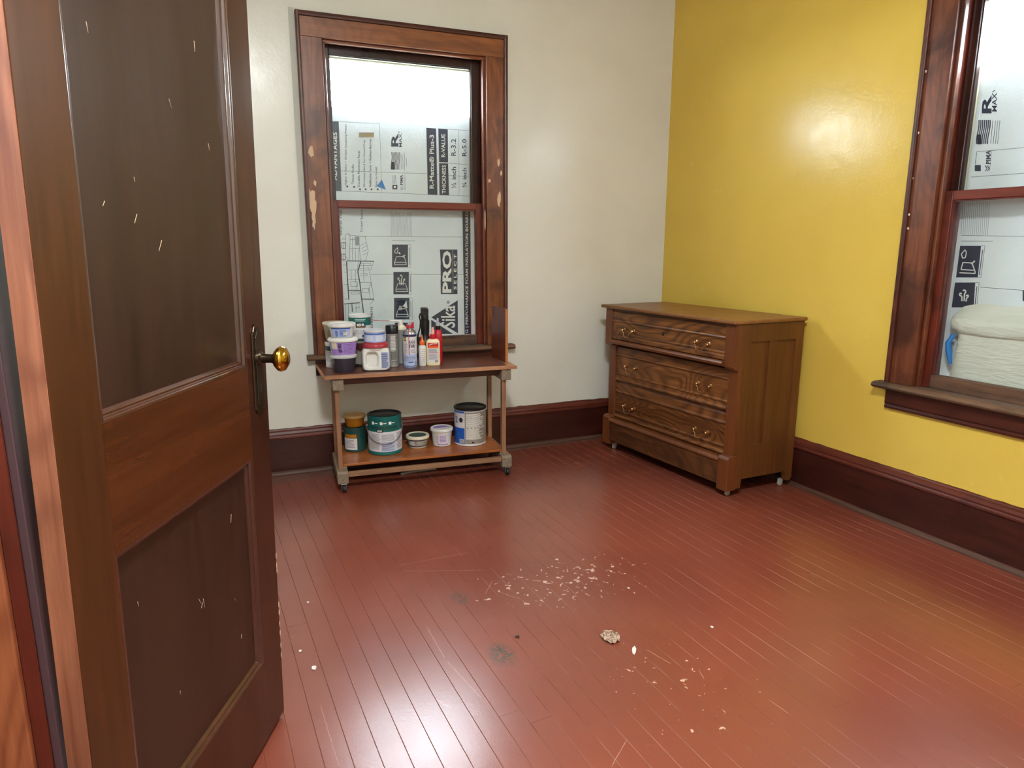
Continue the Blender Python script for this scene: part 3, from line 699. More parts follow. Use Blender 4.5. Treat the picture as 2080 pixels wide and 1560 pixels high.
for (a, b, c, d_, y0, y1, k) in ((594, 727, 568, 706, 310, 510, 0), (562, 690, 540, 680, 542, 700, 1)):
    Bp.quad(dk, [(c, y1), (d_, y1), (b, y0), (a, y0)]); Bp.line(thin, [(b, y0), (b+24, y0), (d_+20, y1), (d_, y1)], .0014); Bp.line(thin, [(b+10, y0+25), (d_+9, y1-15)], .003)
    if k == 0:
        Bp.line(wh, [(590, 480), (690, 485), (688, 465), (600, 460), (612, 415), (670, 418), (686, 465)], .0035, Y2); Bp.line(wh, [(625, 335), (602, 362), (610, 388), (628, 385), (634, 350), (625, 335)], .0035, Y2); Bp.line(wh, [(665, 425), (688, 405)], .005, Y2)
    else:
        for q in ([(606, 660), (606, 630), (590, 622), (594, 608), (605, 614)], [(620, 660), (622, 615), (632, 600), (622, 588), (612, 596)], [(632, 662), (636, 640), (648, 630), (642, 620), (633, 628)]): Bp.line(wh, q, .005, Y2)
Bp.rect(dk, 990, 590, 1060, 660)
for nm, mb, mt_ in (('bold_line_drawing', dk, 'navy'), ('pale_line_drawing', wh, 'white_ink'), ('fine_line_drawing', thin, 'navy'), ('grey_line_drawing', gl_, 'grey_ink')):
    emit(mb, mt_, board2, nm)

# cloth covered window unit between sash and board
uc = empty('covered_window_unit', CN, TH)
s0, zt0 = onright(1926, 640, .07); sb, zb0 = onright(1926, 752, .10)
def drape():
    mb = MB(); sx0 = J2[0]+.075; sx1 = J2[1]-.03; y0, y1 = .064, .130; zb, zt = J2[2]+.004, zt0-.015
    cx, cy = (sx0+sx1)/2, (y0+y1)/2; hx, hy = (sx1-sx0)/2, (y1-y0)/2
    rows = []; n = 140
    lev = [(0, 0.0), (.15, .0), (.35, -.006), (.55, -.008), (.72, -.010), (.80, -.012), (.83, .004), (.87, .018), (.93, .022), (.975, .018), (1.0, .006), (1.004, -.02), (1.0, -.05), (.985, -.08)]
    for k, (f, off) in enumerate(lev):
        row = []
        for i in range(n):
            a = 2*math.pi*i/n; c, s_ = math.cos(a), math.sin(a)
            ex = 5.0 if k < 11 else 3.5
            r = (abs(c)**ex+abs(s_)**ex)**(-1/ex)
            x = c*r*(hx+off*1.0); y = s_*r*(hy+off*.5)
            w_ = .006*mnoise.noise((x*9, y*12, f*16))+.004*mnoise.noise((x*30, y*20, f*10+3))
            z = zb+(zt-zb)*f + (.006*mnoise.noise((x*11, y*8, 9)) if f > .8 else .004*mnoise.noise((x*15, 2, 1)))
            row.append((cx+x*(1+w_/hx), min(max(cy+y+w_*(.8 if k < 11 else .2), .0575), .133), max(z, zb)+max(0, f-.8)*.30*max(0, (y+hy)/(2*hy))))
        rows.append(row)
    v = [p for r_ in rows for p in r_]; f = []
    for j in range(len(rows)-1):
        for i in range(n): f.append((j*n+i, j*n+(i+1) % n, (j+1)*n+(i+1) % n, (j+1)*n+i))
    f.append(tuple((len(rows)-1)*n+i for i in range(n))); f.append(tuple(range(n-1, -1, -1)))
    return mb.add(v, f)
obj('cloth_cover', drape(), 'cloth', uc, smooth=True)
tb, tz = onright(1924, 702, .07)
obj('tie_band', MB().tube([(tb+.012, .085, tz-.07), (tb+.004, .078, tz-.02), (tb-.001, .076, tz+.01), (tb+.012, .08, tz+.045)], [.006, .012, .011, .007], 8), 'tape', uc, smooth=True)
tag(uc, 'boxy window unit wrapped in white cloth with blue tape behind glass', 'covered unit')

# ------------------------------------------------------------------ door frame and door
e = struct(empty('trim_1', (0, 0, 0)), 'dark red wooden door frame with bare orange stop')
DT = .036
jy = DY1
obj('hinge_jamb', MB().box(XL-.14, XL, jy-.006, jy+.0, 0, DTOP), ['jamb'], e)
obj('jamb_rebate', MB().box(XL-.0175, XL-.0005, jy-.008, jy-.0061, 0, DTOP-.012), 'jamb', e)
obj('door_stop', MB().box(XL-.14, XL-.018, jy-.021, jy-.0061, 0, DTOP-.012), 'jamb_stop', e, bevel=.003)
obj('strike_jamb', MB().box(XL-.14, XL, DY0-.01, DY0, 0, DTOP), 'jamb', e)
obj('door_stop', MB().box(XL-.14, XL-.049, DY0, DY0+.012, 0, DTOP-.012), 'jamb', e, bevel=.002)
obj('head_jamb', MB().box(XL-.14, XL, DY0, jy-.006, DTOP-.012, DTOP), 'jamb', e)
obj('room_casing', MB().box(XL+.0001, XL+.011, jy-.005, jy+.10, 0, DTOP+.1), 'jamb_dark', e, bevel=.002)
obj('room_casing', MB().box(XL+.0001, XL+.011, DY0-.12, DY0-.012, 0, DTOP+.1), 'trim_z', e, bevel=.002)
obj('head_casing', MB().box(XL+.0001, XL+.011, DY0-.012, jy-.0051, DTOP+.002, DTOP+.1), 'trim', e, bevel=.002)
# door: local x = -e (from free edge towards hinge is +s), built in (s, n, z): s 0 at hinge .. .66 free edge
DW = .66; DH = 2.03
da = R(25.336); lean = R(.886); sag = R(-.556)
ed = Vector((math.sin(da), math.cos(da), 0)); nd = Vector((math.cos(da), -math.sin(da), 0)); zd = Vector((0, 0, 1))
n2 = nd*math.cos(lean)-zd*math.sin(lean); u2 = zd*math.cos(lean)+nd*math.sin(lean)
e2 = ed*math.cos(sag)+u2*math.sin(sag); u3 = -ed*math.sin(sag)+u2*math.cos(sag)
P0 = Vector((.046, 1.584, .012))
door = struct(empty('door_1'), 'dark brown two panel wooden door standing open with brass knob')
mw = Matrix((e2, -n2, u3)).transposed().to_4x4(); mw.translation = P0-e2*DW
door.matrix_world = mw        # local x: hinge->free, local y: away from visible face, z up; visible face at y=0
ST = .095; HS = .094
zb1, zr0, zr1, zt1 = .206, .677, .890, DH-.11
obj('hinge_stile', MB().box(0, HS, 0, DT, 0, DH), 'door_stile', door, bevel=.0012)
obj('lock_stile', MB().box(DW-ST, DW, 0, DT, 0, DH), 'door', door, bevel=.0015)
obj('bottom_rail', MB().box(HS, DW-ST, .0003, DT-.0003, 0, zb1-.018), 'door', door)
def raily(mb):  # the rippled lock rail uses its own grain axis
    return mb
obj('lock_rail', MB().box(HS, DW-ST, .0003, DT-.0003, zr0+.0, zr1-.018), 'door_rail', door)
obj('top_rail', MB().box(HS, DW-ST, .0003, DT-.0003, zt1, DH), 'door', door)
for a, b in ((zb1-.018, zr0), (zr1-.018, zt1)):
    pn = obj('panel', MB().box(HS, DW-ST, .013, DT-.013, a, b), 'door_panel', door)
    # moulding ring around the panel
    for sd, y0 in ((1, .0005), (-1, DT-.0005)):
        prof = [(0, y0), (.006, y0+sd*.001), (.009, y0+sd*.006), (.013, y0+sd*.006), (.018, y0+sd*.0125), (0, y0+sd*.0125)]
        obj('panel_moulding', MB().prism([(HS+x, y) for x, y in prof], a, b, 'z'), 'door_mould', pn, bevel=.001)
        obj('panel_moulding', MB().prism([(DW-ST-x, y) for x, y in prof], a, b, 'z'), 'door_mould', pn, bevel=.001)
        obj('panel_moulding', MB().prism([(y, a+x) for x, y in prof], HS, DW-ST, 'x'), 'door_mould', pn, bevel=.001)
        obj('panel_moulding', MB().prism([(y, b-x) for x, y in prof], HS, DW-ST, 'x'), 'door_mould', pn, bevel=.001)
obj('bare_edge', MB().box(-.0012, 0, .001, DT-.001, 0.002, DH-.002), 'door_edge', door)
for zz in (.25, 1.75):
    hg = MB(); hg.box(-.0022, -.0013, .012, DT-.001, zz-.045, zz+.045); hg.tube([(-.004, DT+.003, zz-.047), (-.004, DT+.003, zz+.047)], .0045, 10)
    obj('hinge', hg, 'plate', door, smooth=True)
# lock plate, knob
kx = DW-.048; kz = .886
def plate_poly():
    w_, h0, h1 = .024, .765, .955
    return [(kx-w_, h0+.012), (kx-w_*.6, h0+.008), (kx-w_*.5, h0), (kx+w_*.5, h0), (kx+w_*.6, h0+.008), (kx+w_, h0+.012), (kx+w_, h1-.014), (kx+w_*.72, h1-.010), (kx+w_*.5, h1), (kx, h1+.004), (kx-w_*.5, h1), (kx-w_*.72, h1-.010), (kx-w_, h1-.014)]
pl = obj('lock_plate', MB().prism(plate_poly(), -.004, 0, 'y'), 'plate', door, bevel=.0015)
obj('plate_centre', MB().prism([(kx+(x-kx)*.55, .86+(z-.86)*.88) for x, z in plate_poly()], -.0062, -.004, 'y'), 'plate', pl, bevel=.0012)
obj('keyhole', MB().box(kx-.0025, kx+.0025, -.0068, -.0061, .812, .832), 'dark', pl)
def lathey(prof, x, z, seg=28):
    mb = MB().lathe(prof, seg); mb.v = [(x+a, -c, z+b) for a, b, c in mb.v]; return mb
kb = obj('knob', lathey([(.0, .040), (.012, .040), (.020, .043), (.0265, .050), (.0275, .055), (.025, .062), (.016, .068), (0, .070)], kx, kz), 'knob', door, smooth=True)
obj('knob_shank', lathey([(.016, .004), (.015, .010), (.010, .013), (.0095, .034), (.013, .041)], kx, kz), 'plate', kb, smooth=True)
kb2 = MB().lathe([(.0, .040), (.012, .040), (.0265, .050), (.0275, .055), (.016, .068), (0, .070)], 28); kb2.v = [(kx+a, DT+c, kz+b) for a, b, c in kb2.v]
obj('knob', kb2, 'knob', door, smooth=True)
# scratches on the door faces
random.seed(3)
for k in range(16):
    x, z = random.uniform(.15, .5), random.choice([random.uniform(.25, .62), random.uniform(.95, 1.5)]); L = random.uniform(.006, .022); an = random.uniform(1.0, 2.1)
    dx, dz = math.cos(an)*L, math.sin(an)*L
    obj('scratch', MB().prism([(x, z), (x+dx, z+dz), (x+dx+.0012, z+dz)], .0124, .0129, 'y'), 'bare', door)
# chipped paint low on the free edge
for k in range(9):
    z = random.uniform(.02, .42); obj('edge_chip', MB().prism([(DW-.002, z), (DW+.0006, z-.004), (DW+.0006, z+.012), (DW-.003, z+.006)], -.0006, .004, 'y'), 'bare', door)

# ------------------------------------------------------------------ chest of drawers
CW = .925
fd = Vector((math.sin(R(7)), -math.cos(R(7)), 0)); sdv = Vector((math.cos(R(2.3)), math.sin(R(2.3)), 0)); fn = Vector((math.cos(R(7)), math.sin(R(7)), 0))
kx_, ky_ = sdv.dot(fd), sdv.dot(fn)
FRc = Vector((2.014, 2.343, 0)); FLc = FRc-fd*CW
chest = empty('chest_of_drawers', FLc, math.atan2(fd.y, fd.x))
tag(chest, 'old oak three drawer chest with brass pulls against the yellow wall', 'chest')
CT = lambda u, v, z: (u+v*kx_, v*ky_, z)
def cm(): return MB(CT)
ZT = .815; CD = .405
top = cm().box(-.026, CW+.010, -.018, CD+.006, ZT-.017, ZT)
obj('top', top, 'oak_top', chest, bevel=.006, segs=3)
obj('knot_mark', cm().prism([(.43+.022*math.cos(a*.524), .16+.016*math.sin(a*.524)) for a in range(12)], ZT, ZT+.0004, 'z'), 'oak_base', chest)
for u0, u1, right in ((0, .056, False), (CW-.058, CW, True)):
    # upper post block with cut lower corner
    pz = [(0, .607), (.006, .598), (.018, .594), (.034, .594), (.034, ZT-.017), (0, ZT-.017)]
    obj('upper_post', cm().prism(pz, u0, u1, 'x'), 'oak_post', chest, bevel=.0015)
    obj('lower_post', cm().box(u0+.001, u1-.001, .030, .056, .196, .594), 'oak_post', chest, bevel=.002)
    pf = [(0, .035), (0, .184), (.008, .196), (.030, .200), (.056, .200), (.056, .035)]
    obj('foot_block', cm().prism(pf, u0-(.0 if right else .004), u1+(.003 if right else 0), 'x'), 'oak_post', chest, bevel=.003)
# side frames
for u0, u1, pin in ((CW-.022, CW-.0005, CW-.012), (.0005, .022, .012)):
    obj('side_stile', cm().prism([(.034, ZT-.017), (.034, .594), (.056, .594), (.056, .04), (.086, .04), (.092, .083), (.094, .10), (.094, ZT-.017)], u0, u1, 'x'), 'oak_side', chest, bevel=.001)
    obj('side_stile', cm().box(u0, u1, .200, .252, .240, .716), 'oak_side', chest, bevel=.001)
    obj('side_stile', cm().prism([(.360, ZT-.017), (.360, .10), (.357, .083), (.366, .045), (.374, .035), (.396, .035), (CD, .05), (CD, ZT-.017)], u0, u1, 'x'), 'oak_side', chest, bevel=.001)
    obj('side_rail', cm().box(u0, u1, .094, .360, .716, ZT-.017), 'oak_side', chest, bevel=.001)
    obj('side_rail', cm().box(u0, u1, .094, .360, .083, .240), 'oak_side', chest, bevel=.001)
    for v0, v1 in ((.094, .200), (.252, .360)): obj('side_panel', cm().box(pin-.004, pin+.002, v0, v1, .240, .716), 'oak_side', chest)
obj('light_block', cm().box(.022, CW-.022, .062, CD-.012, .09, ZT-.018), 'dark', chest)  # solid dark box added inside the chest to block light
obj('back_board', cm().box(.022, CW-.022, CD-.012, CD-.002, .06, ZT-.018), 'oak_base', chest)
def handle(u, z, v, par):
    mb = MB(CT); h = .040
    for s_ in (-1, 1):
        p = MB().lathe([(.0, 0), (.010, .000), (.011, .003), (.006, .006), (.0045, .012), (.007, .015), (.0085, .019), (.006, .023), (0, .024)], 14)
        mb.add([(u+s_*h+a, v-c, z+b) for a, b, c in p.v], p.f)
    pts = []
    for i in range(17):
        t_ = i/16; x = -1+2*t_
        pts.append((u+h*(x if abs(x) < .99 else x), v-.017-.006*math.sin(math.pi*t_), z-.004-.026*min(1, (1-abs(x))*3.2)**.8 + (.003*abs(x))))
    pts = [(u-h, v-.017, z), (u-h*.98, v-.018, z-.006), (u-h*.80, v-.020, z-.010), (u-h*.62, v-.021, z-.012), (u-h*.55, v-.022, z-.020), (u-h*.48, v-.023, z-.029), (u-h*.25, v-.024, z-.033), (u, v-.024, z-.0335)]
    pts += [(2*u-a, b, c) for a, b, c in pts[-2::-1]]
    mb.tube(pts, [.0028]*3+[.0026]*9+[.0028]*3, 8)
    return obj('pull', mb, 'brass', par, smooth=True)
U0, U1 = .058, CW-.060
def drawer(prof, mat, hz, v, us):
    d = obj('drawer', cm().prism(prof, U0, U1, 'x'), mat, chest, bevel=.0008)
    for u in us: handle(u, hz, v, d)
    return d
def prof_up(v, z0, z1):  # reeded band, flat field, moulded foot
    b = v+.05
    return [(b, z0), (v+.003, z0), (v-.004, z0+.004), (v-.004, z0+.020), (v+.002, z0+.024), (v+.002, z0+.028), (v-.001, z0+.031), (v-.001, z0+.037), (v+.003, z0+.040), (v+.003, z1-.060), (v-.001, z1-.057), (v-.003, z1-.052), (v-.001, z1-.048), (v+.002, z1-.046), (v, z1-.040), (v, z1-.006), (v+.004, z1), (b, z1)]
d1 = drawer(prof_up(.004, .632, .786), 'oak', .692, .007, (.198, .729))
obj('keyhole', cm().prism([(.455+.006*math.cos(a*.785), .703+.009*math.sin(a*.785)) for a in range(8)], .0055, .0068, 'y'), 'dark', d1)
obj('upper_rail', cm().box(.056, CW-.058, .006, .06, .786, ZT-.017), 'oak_base', chest)
obj('ledge', cm().prism([(.06, .606), (-.004, .606), (-.012, .611), (-.014, .620), (-.010, .627), (-.002, .631), (.06, .631)], .056, CW-.058, 'x'), 'oak_post', chest, bevel=.001)
def prof_lo(v, z0, z1):
    b = v+.05
    return [(b, z0), (v+.002, z0), (v-.005, z0+.004), (v-.007, z0+.011), (v-.004, z0+.017), (v+.002, z0+.020), (v+.001, z0+.034), (v-.004, z0+.037), (v-.004, z0+.043), (v+.002, z0+.046), (v+.003, z1-.052), (v-.003, z1-.049), (v-.005, z1-.044), (v-.003, z1-.039), (v+.002, z1-.036), (v+.003, z1-.004), (v+.005, z1), (b, z1)]
drawer(prof_lo(.036, .400, .590), 'oak2', .493, .038, (.188, .722))
drawer(prof_lo(.036, .190, .384), 'oak3', .270, .038, (.182, .720))
obj('middle_rail', cm().box(.056, CW-.058, .044, .06, .384, .400), 'oak_base', chest)
obj('plinth', cm().prism([(.05, .058), (.004, .058), (.002, .064), (.002, .166), (.05, .166)], .052, CW-.055, 'x'), 'oak_base', chest, bevel=.001)
obj('plinth_moulding', cm().prism([(.05, .166), (-.002, .166), (-.006, .171), (-.004, .178), (.008, .186), (.05, .188)], .052, CW-.055, 'x'), 'oak_post', chest, bevel=.001)
for u, v in ((.045, .05), (CW-.035, .05), (.045, .365), (CW-.035, .375)):
    c = MB(CT); c.box(u-.007, u+.007, v-.004, v+.010, .020, .036); c.box(u-.008, u-.006, v-.010, v+.006, .006, .034); c.box(u+.006, u+.008, v-.010, v+.006, .006, .034)
    co_ = obj('caster', c, 'cast', chest, bevel=.001)
    wv = MB().lathe([(0, -.005), (.011, -.005), (.012, -.003), (.012, .003), (.011, .005), (0, .005)], 16)
    m2 = MB(CT); m2.add([(u+z, v-.004+x, .012+y) for x, y, z in wv.v], wv.f); obj('wheel', m2, 'cast', co_, smooth=True)

# ------------------------------------------------------------------ rolling cart
ca = R(-4.03); CO = Vector((.431, 3.082, 0))
cart = empty('rolling_cart', CO, ca)
tag(cart, 'homemade wooden rolling cart of paint cans standing under the tall window', 'cart')
TZ = .556; SHZ = .128
obj('top_board', MB().prism([(-.092, .352), (-.076, .0), (-.070, -.012), (.840, -.008), (.842, .345)], TZ-.015, TZ-.0015, 'z'), 'ply', cart, bevel=.0012)
obj('top_panel', MB().prism([(-.086, .346), (-.066, .018), (.800, .018), (.806, .340)], TZ-.0015, TZ, 'z'), 'carttop', cart)
obj('top_edge_strip', MB().prism([(-.0705, -.0121), (.840, -.0081), (.822, .018), (-.066, .018)], TZ-.0015, TZ, 'z'), 'ply', cart)
for x0, x1 in ((-.036, .013), (.763, .812)):
    obj('top_crosspiece', MB().prism([(.0, .486), (.0, .536), (.010, TZ-.0155), (.33, TZ-.0155), (.33, .486)], x0, x1, 'x'), 'cartblock', cart, bevel=.003)
    obj('sled_foot', MB().prism([(-.012, .045), (-.012, .092), (-.004, .104), (.32, .104), (.335, .09), (.335, .045)], x0-.001, x1+.001, 'x'), 'cartblock', cart, bevel=.004)
    xm = x0+.009
    for y0 in (.022, .268):
        obj('leg', MB().box(xm, xm+.020, y0, y0+.028, .104, .486), 'cartleg', cart, bevel=.0012)
    for y0 in (-.0 if False else .002, .30):
        c = empty('caster', (0, 0, 0), 0, cart); cx = (x0+x1)/2+.004
        mb = MB(); mb.box(cx-.013, cx+.013, y0-.012, y0+.020, .041, .045); mb.box(cx-.012, cx-.0095, y0-.010, y0+.010, .012, .042); mb.box(cx+.0095, cx+.012, y0-.010, y0+.010, .012, .042)
        obj('fork', mb, 'steel', c, bevel=.001)
        wv = MB().lathe([(0, -.008), (.017, -.008), (.0195, -.004), (.0195, .004), (.017, .008), (0, .008)], 20)
        m2 = MB(); m2.add([(cx+z, y0-.004+x, .0195+y) for x, y, z in wv.v], wv.f); obj('wheel', m2, 'rubber', c, smooth=True)
obj('apron_rail', MB().box(.013, .763, .05, .066, .503, TZ-.0155), 'cartapron', cart, bevel=.001)
obj('bottom_rail', MB().box(.014, .762, .0, .018, .073, .096), 'cartrail', cart, bevel=.0015)
obj('bottom_rail', MB().box(.014, .762, .30, .318, .073, .096), 'cartrail', cart, bevel=.0015)
obj('shelf', MB().prism([(-.006, .030), (.782, .030), (.782, .345), (-.006, .345)], SHZ-.012, SHZ, 'z'), 'shelf', cart, bevel=.0015)
obj('shelf_cleat', MB().box(-.006, .012, .03, .335, .1045, .1155), 'cartblock', cart); obj('shelf_cleat', MB().box(.764, .782, .03, .335, .1045, .1155), 'cartblock', cart)

# ------------------------------------------------------------------ things on the cart
FRONT = -math.pi/2
def item(name, x, y, z, label, cat, group=None, turn=0.0):
    a = math.atan2(-y, -x)+math.pi/2+turn
    return tag(empty(name, (x, y, z), a), label, cat, group)
def at(px, Y, z=.6): q = ony(px, 700, Y); return q.x
eps = .0004
def paint_can(t, r, h, body, lidm='steel'):
    prof = [(r*.97, 0), (r, .003), (r, .005), (r*.985, .008), (r*.985, h-.010), (r, h-.007), (r, h-.001), (r*.985, h)]
    obj('can_body', MB().lathe([(0, .0005)]+prof, 40, cap=False), body, t, smooth=True)
    obj('lid', MB().lathe([(r*.97, h-.0005), (r*.95, h+.001), (r*.90, h-.001), (r*.86, h-.006), (r*.80, h-.004), (0, h-.004)], 40, cap=False), lidm, t, smooth=True)
def bail(t, r, z, drop, m='steel'):
    pts = []
    for i in range(25):
        a = math.pi+math.pi*i/24; k = math.sin(math.pi*i/24)
        pts.append(((r+.003+.002*k)*math.cos(a), (r+.003+.004*k)*math.sin(a), z-drop*k**.9))
    mb = MB().tube(pts, .0017, 6)
    for s_ in (-1, 1): mb.ellipsoid((s_*(r+.001), 0, z), .003, .006, .006, 10, 6)
    obj('bail_handle', mb, m, t, smooth=True)

# -- lower shelf
sh = SHZ+.0003
t = item('green_quart_can', .524, 3.332, sh, 'small dark green paint can with white label on the bottom shelf', 'paint can')
paint_can(t, .054, .122, 'darkgreen', 'darklid')
obj('label', MB().patch(.0536, FRONT-1.25, FRONT+.15, .012, .070), 'white_lbl', t)
mb = MB(); lines(mb, .0539, FRONT-1.1, FRONT+.05, .02, .064, 7); obj('small_print', mb, 'grey_ink', t)
obj('paint_drip', MB().patch(.0537, FRONT-1.1, FRONT+.1, .072, .09), 'ochre', t)
gx = t
t = item('ochre_tub', .524, 3.332, sh+.1235, 'lidded ochre yellow paint tub stacked on the dark green can', 'tub')
obj('tub', MB().lathe([(.042, 0), (.044, .002), (.050, .046), (.052, .048)], 36), 'ochre', t, smooth=True)
obj('lid', MB().lathe([(.0515, .044), (.055, .045), (.0555, .053), (.052, .057), (.047, .056), (.046, .054), (0, .054)], 36), 'ochre_lid', t, smooth=True)
t = item('paint_gallon_can', .657, 3.250, sh, 'gallon paint can with teal band, white label and wire handle', 'paint can')
r, h = .0835, .193; paint_can(t, r, h, 'teal', 'darklid')
rr = r*.985+eps
obj('label', MB().patch(rr, FRONT-1.55, FRONT+1.55, .018, .118, 30), 'white_lbl', t)
mb = MB(); wraptext(mb, 'BEHR', rr+.0009, FRONT-.30, .024, .1195, .1275, .03); obj('brand_print', mb, 'white_ink', t)
obj('brand_box', MB().patch(rr+.0004, FRONT-.5, FRONT-.1, .116, .130, 6), 'ink', t)
mb = MB(); lines(mb, rr+.0005, FRONT-.95, FRONT-.25, .03, .108, 14); lines(mb, rr+.0005, FRONT-.2, FRONT+.55, .024, .066, 8, fill=.6); lines(mb, rr+.0005, FRONT-.2, FRONT+.65, .072, .106, 6); lines(mb, rr+.0005, FRONT+.75, FRONT+1.2, .03, .11, 12); obj('small_print', mb, 'grey_ink', t)
obj('print_panel', MB().patch(rr+.0003, FRONT-.22, FRONT+.6, .02, .068, 8), 'bluelbl', t)
mb = MB()
for a in (-.72, -.2, .32):
    p = MB().lathe([(0, 0), (.007, 0)], 12, cap=False); mb.patch(rr+.0004, FRONT+a-.08, FRONT+a+.08, .154, .168, 4); mb.patch(rr+.0004, FRONT+a+.12, FRONT+a+.3, .159, .163, 4)
obj('icon_print', mb, 'white_ink', t)
obj('teal_stripe', MB().patch(rr+.0003, FRONT-.9, FRONT+.8, .132, .146, 16), 'darkgreen', t)
bail(t, r, .135, .075)
t = item('cream_tub_dark_lid', .826, 3.268, sh, 'short cream tub with dark centred lid on the bottom shelf', 'tub')
obj('tub', MB().lathe([(.044, 0), (.046, .002), (.0535, .05), (.0545, .052)], 36), 'cream_pl', t, smooth=True)
def cone_r(z, r0, z0, r1, z1): return r0+(r1-r0)*(z-z0)/(z1-z0)
for z0, z1, m_ in ((.008, .013, 'navy'), (.040, .044, 'navy'), (.013, .040, 'greige')):
    obj('label_band', MB().patch(cone_r(z0, .046, .002, .0535, .05)+eps, FRONT-1.5, FRONT+1.5, z0, z1, 24, r2=cone_r(z1, .046, .002, .0535, .05)+eps), m_, t)
mb = MB(); lines(mb, cone_r(.016, .046, .002, .0535, .05)+.0008, FRONT-.9, FRONT-.25, .016, .037, 4, r2=cone_r(.037, .046, .002, .0535, .05)+.0008); lines(mb, .0484, FRONT-.1, FRONT+.75, .016, .037, 5, fill=.6, r2=.0518); obj('small_print', mb, 'white_ink', t)
obj('lid', MB().lathe([(.055, .047), (.059, .048), (.0595, .058), (.057, .062), (.049, .062), (.047, .059), (0, .059)], 36), 'cream_pl', t, smooth=True)
obj('lid_print', MB().lathe([(.044, .0594), (0, .0596)], 30, cap=False), 'darkgreen', t)
t = item('white_tub_purple_lid', .950, 3.254, sh, 'taller white tub with purple printed lid on the bottom shelf', 'tub')
obj('tub', MB().lathe([(.044, 0), (.046, .002), (.0525, .078), (.0535, .080)], 36), 'white_pl', t, smooth=True)
mb = MB(); c_ = lambda z: cone_r(z, .046, .002, .0525, .078)+eps
lines(mb, c_(.022), FRONT-.22, FRONT+.5, .022, .060, 5, fill=.6, jitter=.15, r2=c_(.060))
lines(mb, c_(.015), FRONT-.6, FRONT-.35, .015, .058, 7, r2=c_(.058)); mb.patch(c_(.008), FRONT-.5, FRONT+.7, .008, .014, 10, r2=c_(.014)); obj('purple_print', mb, 'purple', t)
obj('lid', MB().lathe([(.054, .076), (.0575, .077), (.058, .087), (.055, .091), (.050, .091), (.048, .088), (0, .088)], 36), 'white_pl', t, smooth=True)
obj('lid_print', MB().prism([(.042*math.cos(a), .042*math.sin(a)) for a in [k*math.pi/14+.3 for k in range(15)]], .0884, .0888, 'z'), 'purple', t)
t = item('primer_gallon_can', 1.098, 3.236, sh, 'gallon can with blue and white label and black lid', 'paint can')
r, h = .0825, .193; paint_can(t, r, h, 'white_lbl', 'darklid'); rr = r*.985+eps
obj('black_rim', MB().lathe([(r*.99, h-.010), (r+.0012, h-.007), (r+.0012, h+.0008), (r*.95, h+.0018)], 40, cap=False), 'darklid', t, smooth=True)
obj('blue_label', MB().patch(rr, FRONT-1.6, FRONT-.36, .010, .094, 16), 'realblue', t)
obj('blue_label', MB().patch(rr, FRONT-1.6, FRONT-.36, .172, .180, 16), 'realblue', t)
obj('print_panel', MB().patch(rr, FRONT-.34, FRONT+1.55, .012, .178, 24), 'greige', t)
mb = MB(); lines(mb, rr+.0004, FRONT-.26, FRONT+1.1, .035, .170, 26, fill=.5, jitter=.4); obj('small_print', mb, 'white_ink', t)
mb = MB(); mb.patch(rr+.0004, FRONT-.72, FRONT-.42, .014, .036, 4); obj('barcode_box', mb, 'white_ink', t)
mb = MB(); lines(mb, rr+.0008, FRONT-.69, FRONT-.45, .016, .034, 9, fill=.5, jitter=0); mb.patch(rr+.0006, FRONT+.1, FRONT+.24, .017, .024, 3); obj('barcode', mb, 'ink', t)
mb = MB(); p = [(math.cos(k*math.pi/8), math.sin(k*math.pi/8)) for k in range(16)]
mb.add([((rr+.001)*math.cos(FRONT-.6+.13*x), (rr+.001)*math.sin(FRONT-.6+.13*x), .136+.0125*y) for x, y in p], [tuple(range(16))]); obj('round_mark', mb, 'ink', t)
mb = MB(); wraptext(mb, '2', rr+.0006, FRONT-1.0, .02, .118, .152, .01); obj('numeral_print', mb, 'blue', t)

# -- top of the cart
tz = TZ+.0003
x, y = .465, 3.190
t = item('dark_deli_tub', x, y, tz, 'clear tub of dark contents at the bottom of the tub stack', 'tub')
obj('tub', MB().lathe([(.0475, 0), (.0495, .003), (.0575, .070), (.0585, .072)], 36), 'darktub', t, smooth=True)
obj('lid', MB().lathe([(.0585, .066), (.0615, .067), (.062, .075), (.059, .079), (.053, .079), (.052, .077), (0, .077)], 36), 'clear_rim', t, smooth=True)
t = item('purple_label_tub', x+.001, y, tz+.0775, 'tub with purple nutrition label in the middle of the stack', 'tub')
obj('tub', MB().lathe([(.052, 0), (.054, .003), (.0635, .068), (.0645, .070)], 36), 'white_pl', t, smooth=True)
c_ = lambda z, o_=eps: cone_r(z, .054, .003, .0635, .068)+o_
obj('purple_label', MB().patch(c_(.005), FRONT-1.2, FRONT+1.4, .005, .064, 24, r2=c_(.064)), 'purple', t)
obj('white_sticker', MB().patch(c_(.034, .0008), FRONT-1.0, FRONT-.48, .034, .064, 8, r2=c_(.064, .0008)), 'cream_pl', t)
mb = MB(); lines(mb, c_(.018, .001), FRONT-.38, FRONT-.05, .018, .058, 6, fill=.6, r2=c_(.058, .001)); lines(mb, c_(.012, .001), FRONT+.05, FRONT+.75, .012, .058, 7, fill=.15, jitter=.1, r2=c_(.058, .001))
for a in (.05, .28, .5, .75): mb.patch(c_(.014, .001), FRONT+a, FRONT+a+.008, .014, .056, 1, r2=c_(.056, .001))
obj('small_print', mb, 'ink', t)
obj('lid', MB().lathe([(.0645, .064), (.069, .066), (.070, .073), (.067, .078), (.058, .084), (.056, .080), (0, .080)], 36), 'white_pl', t, smooth=True)
t = item('white_blue_tub', x-.002, y, tz+.1615, 'white tub with blue printed label on top of the tub stack', 'tub')
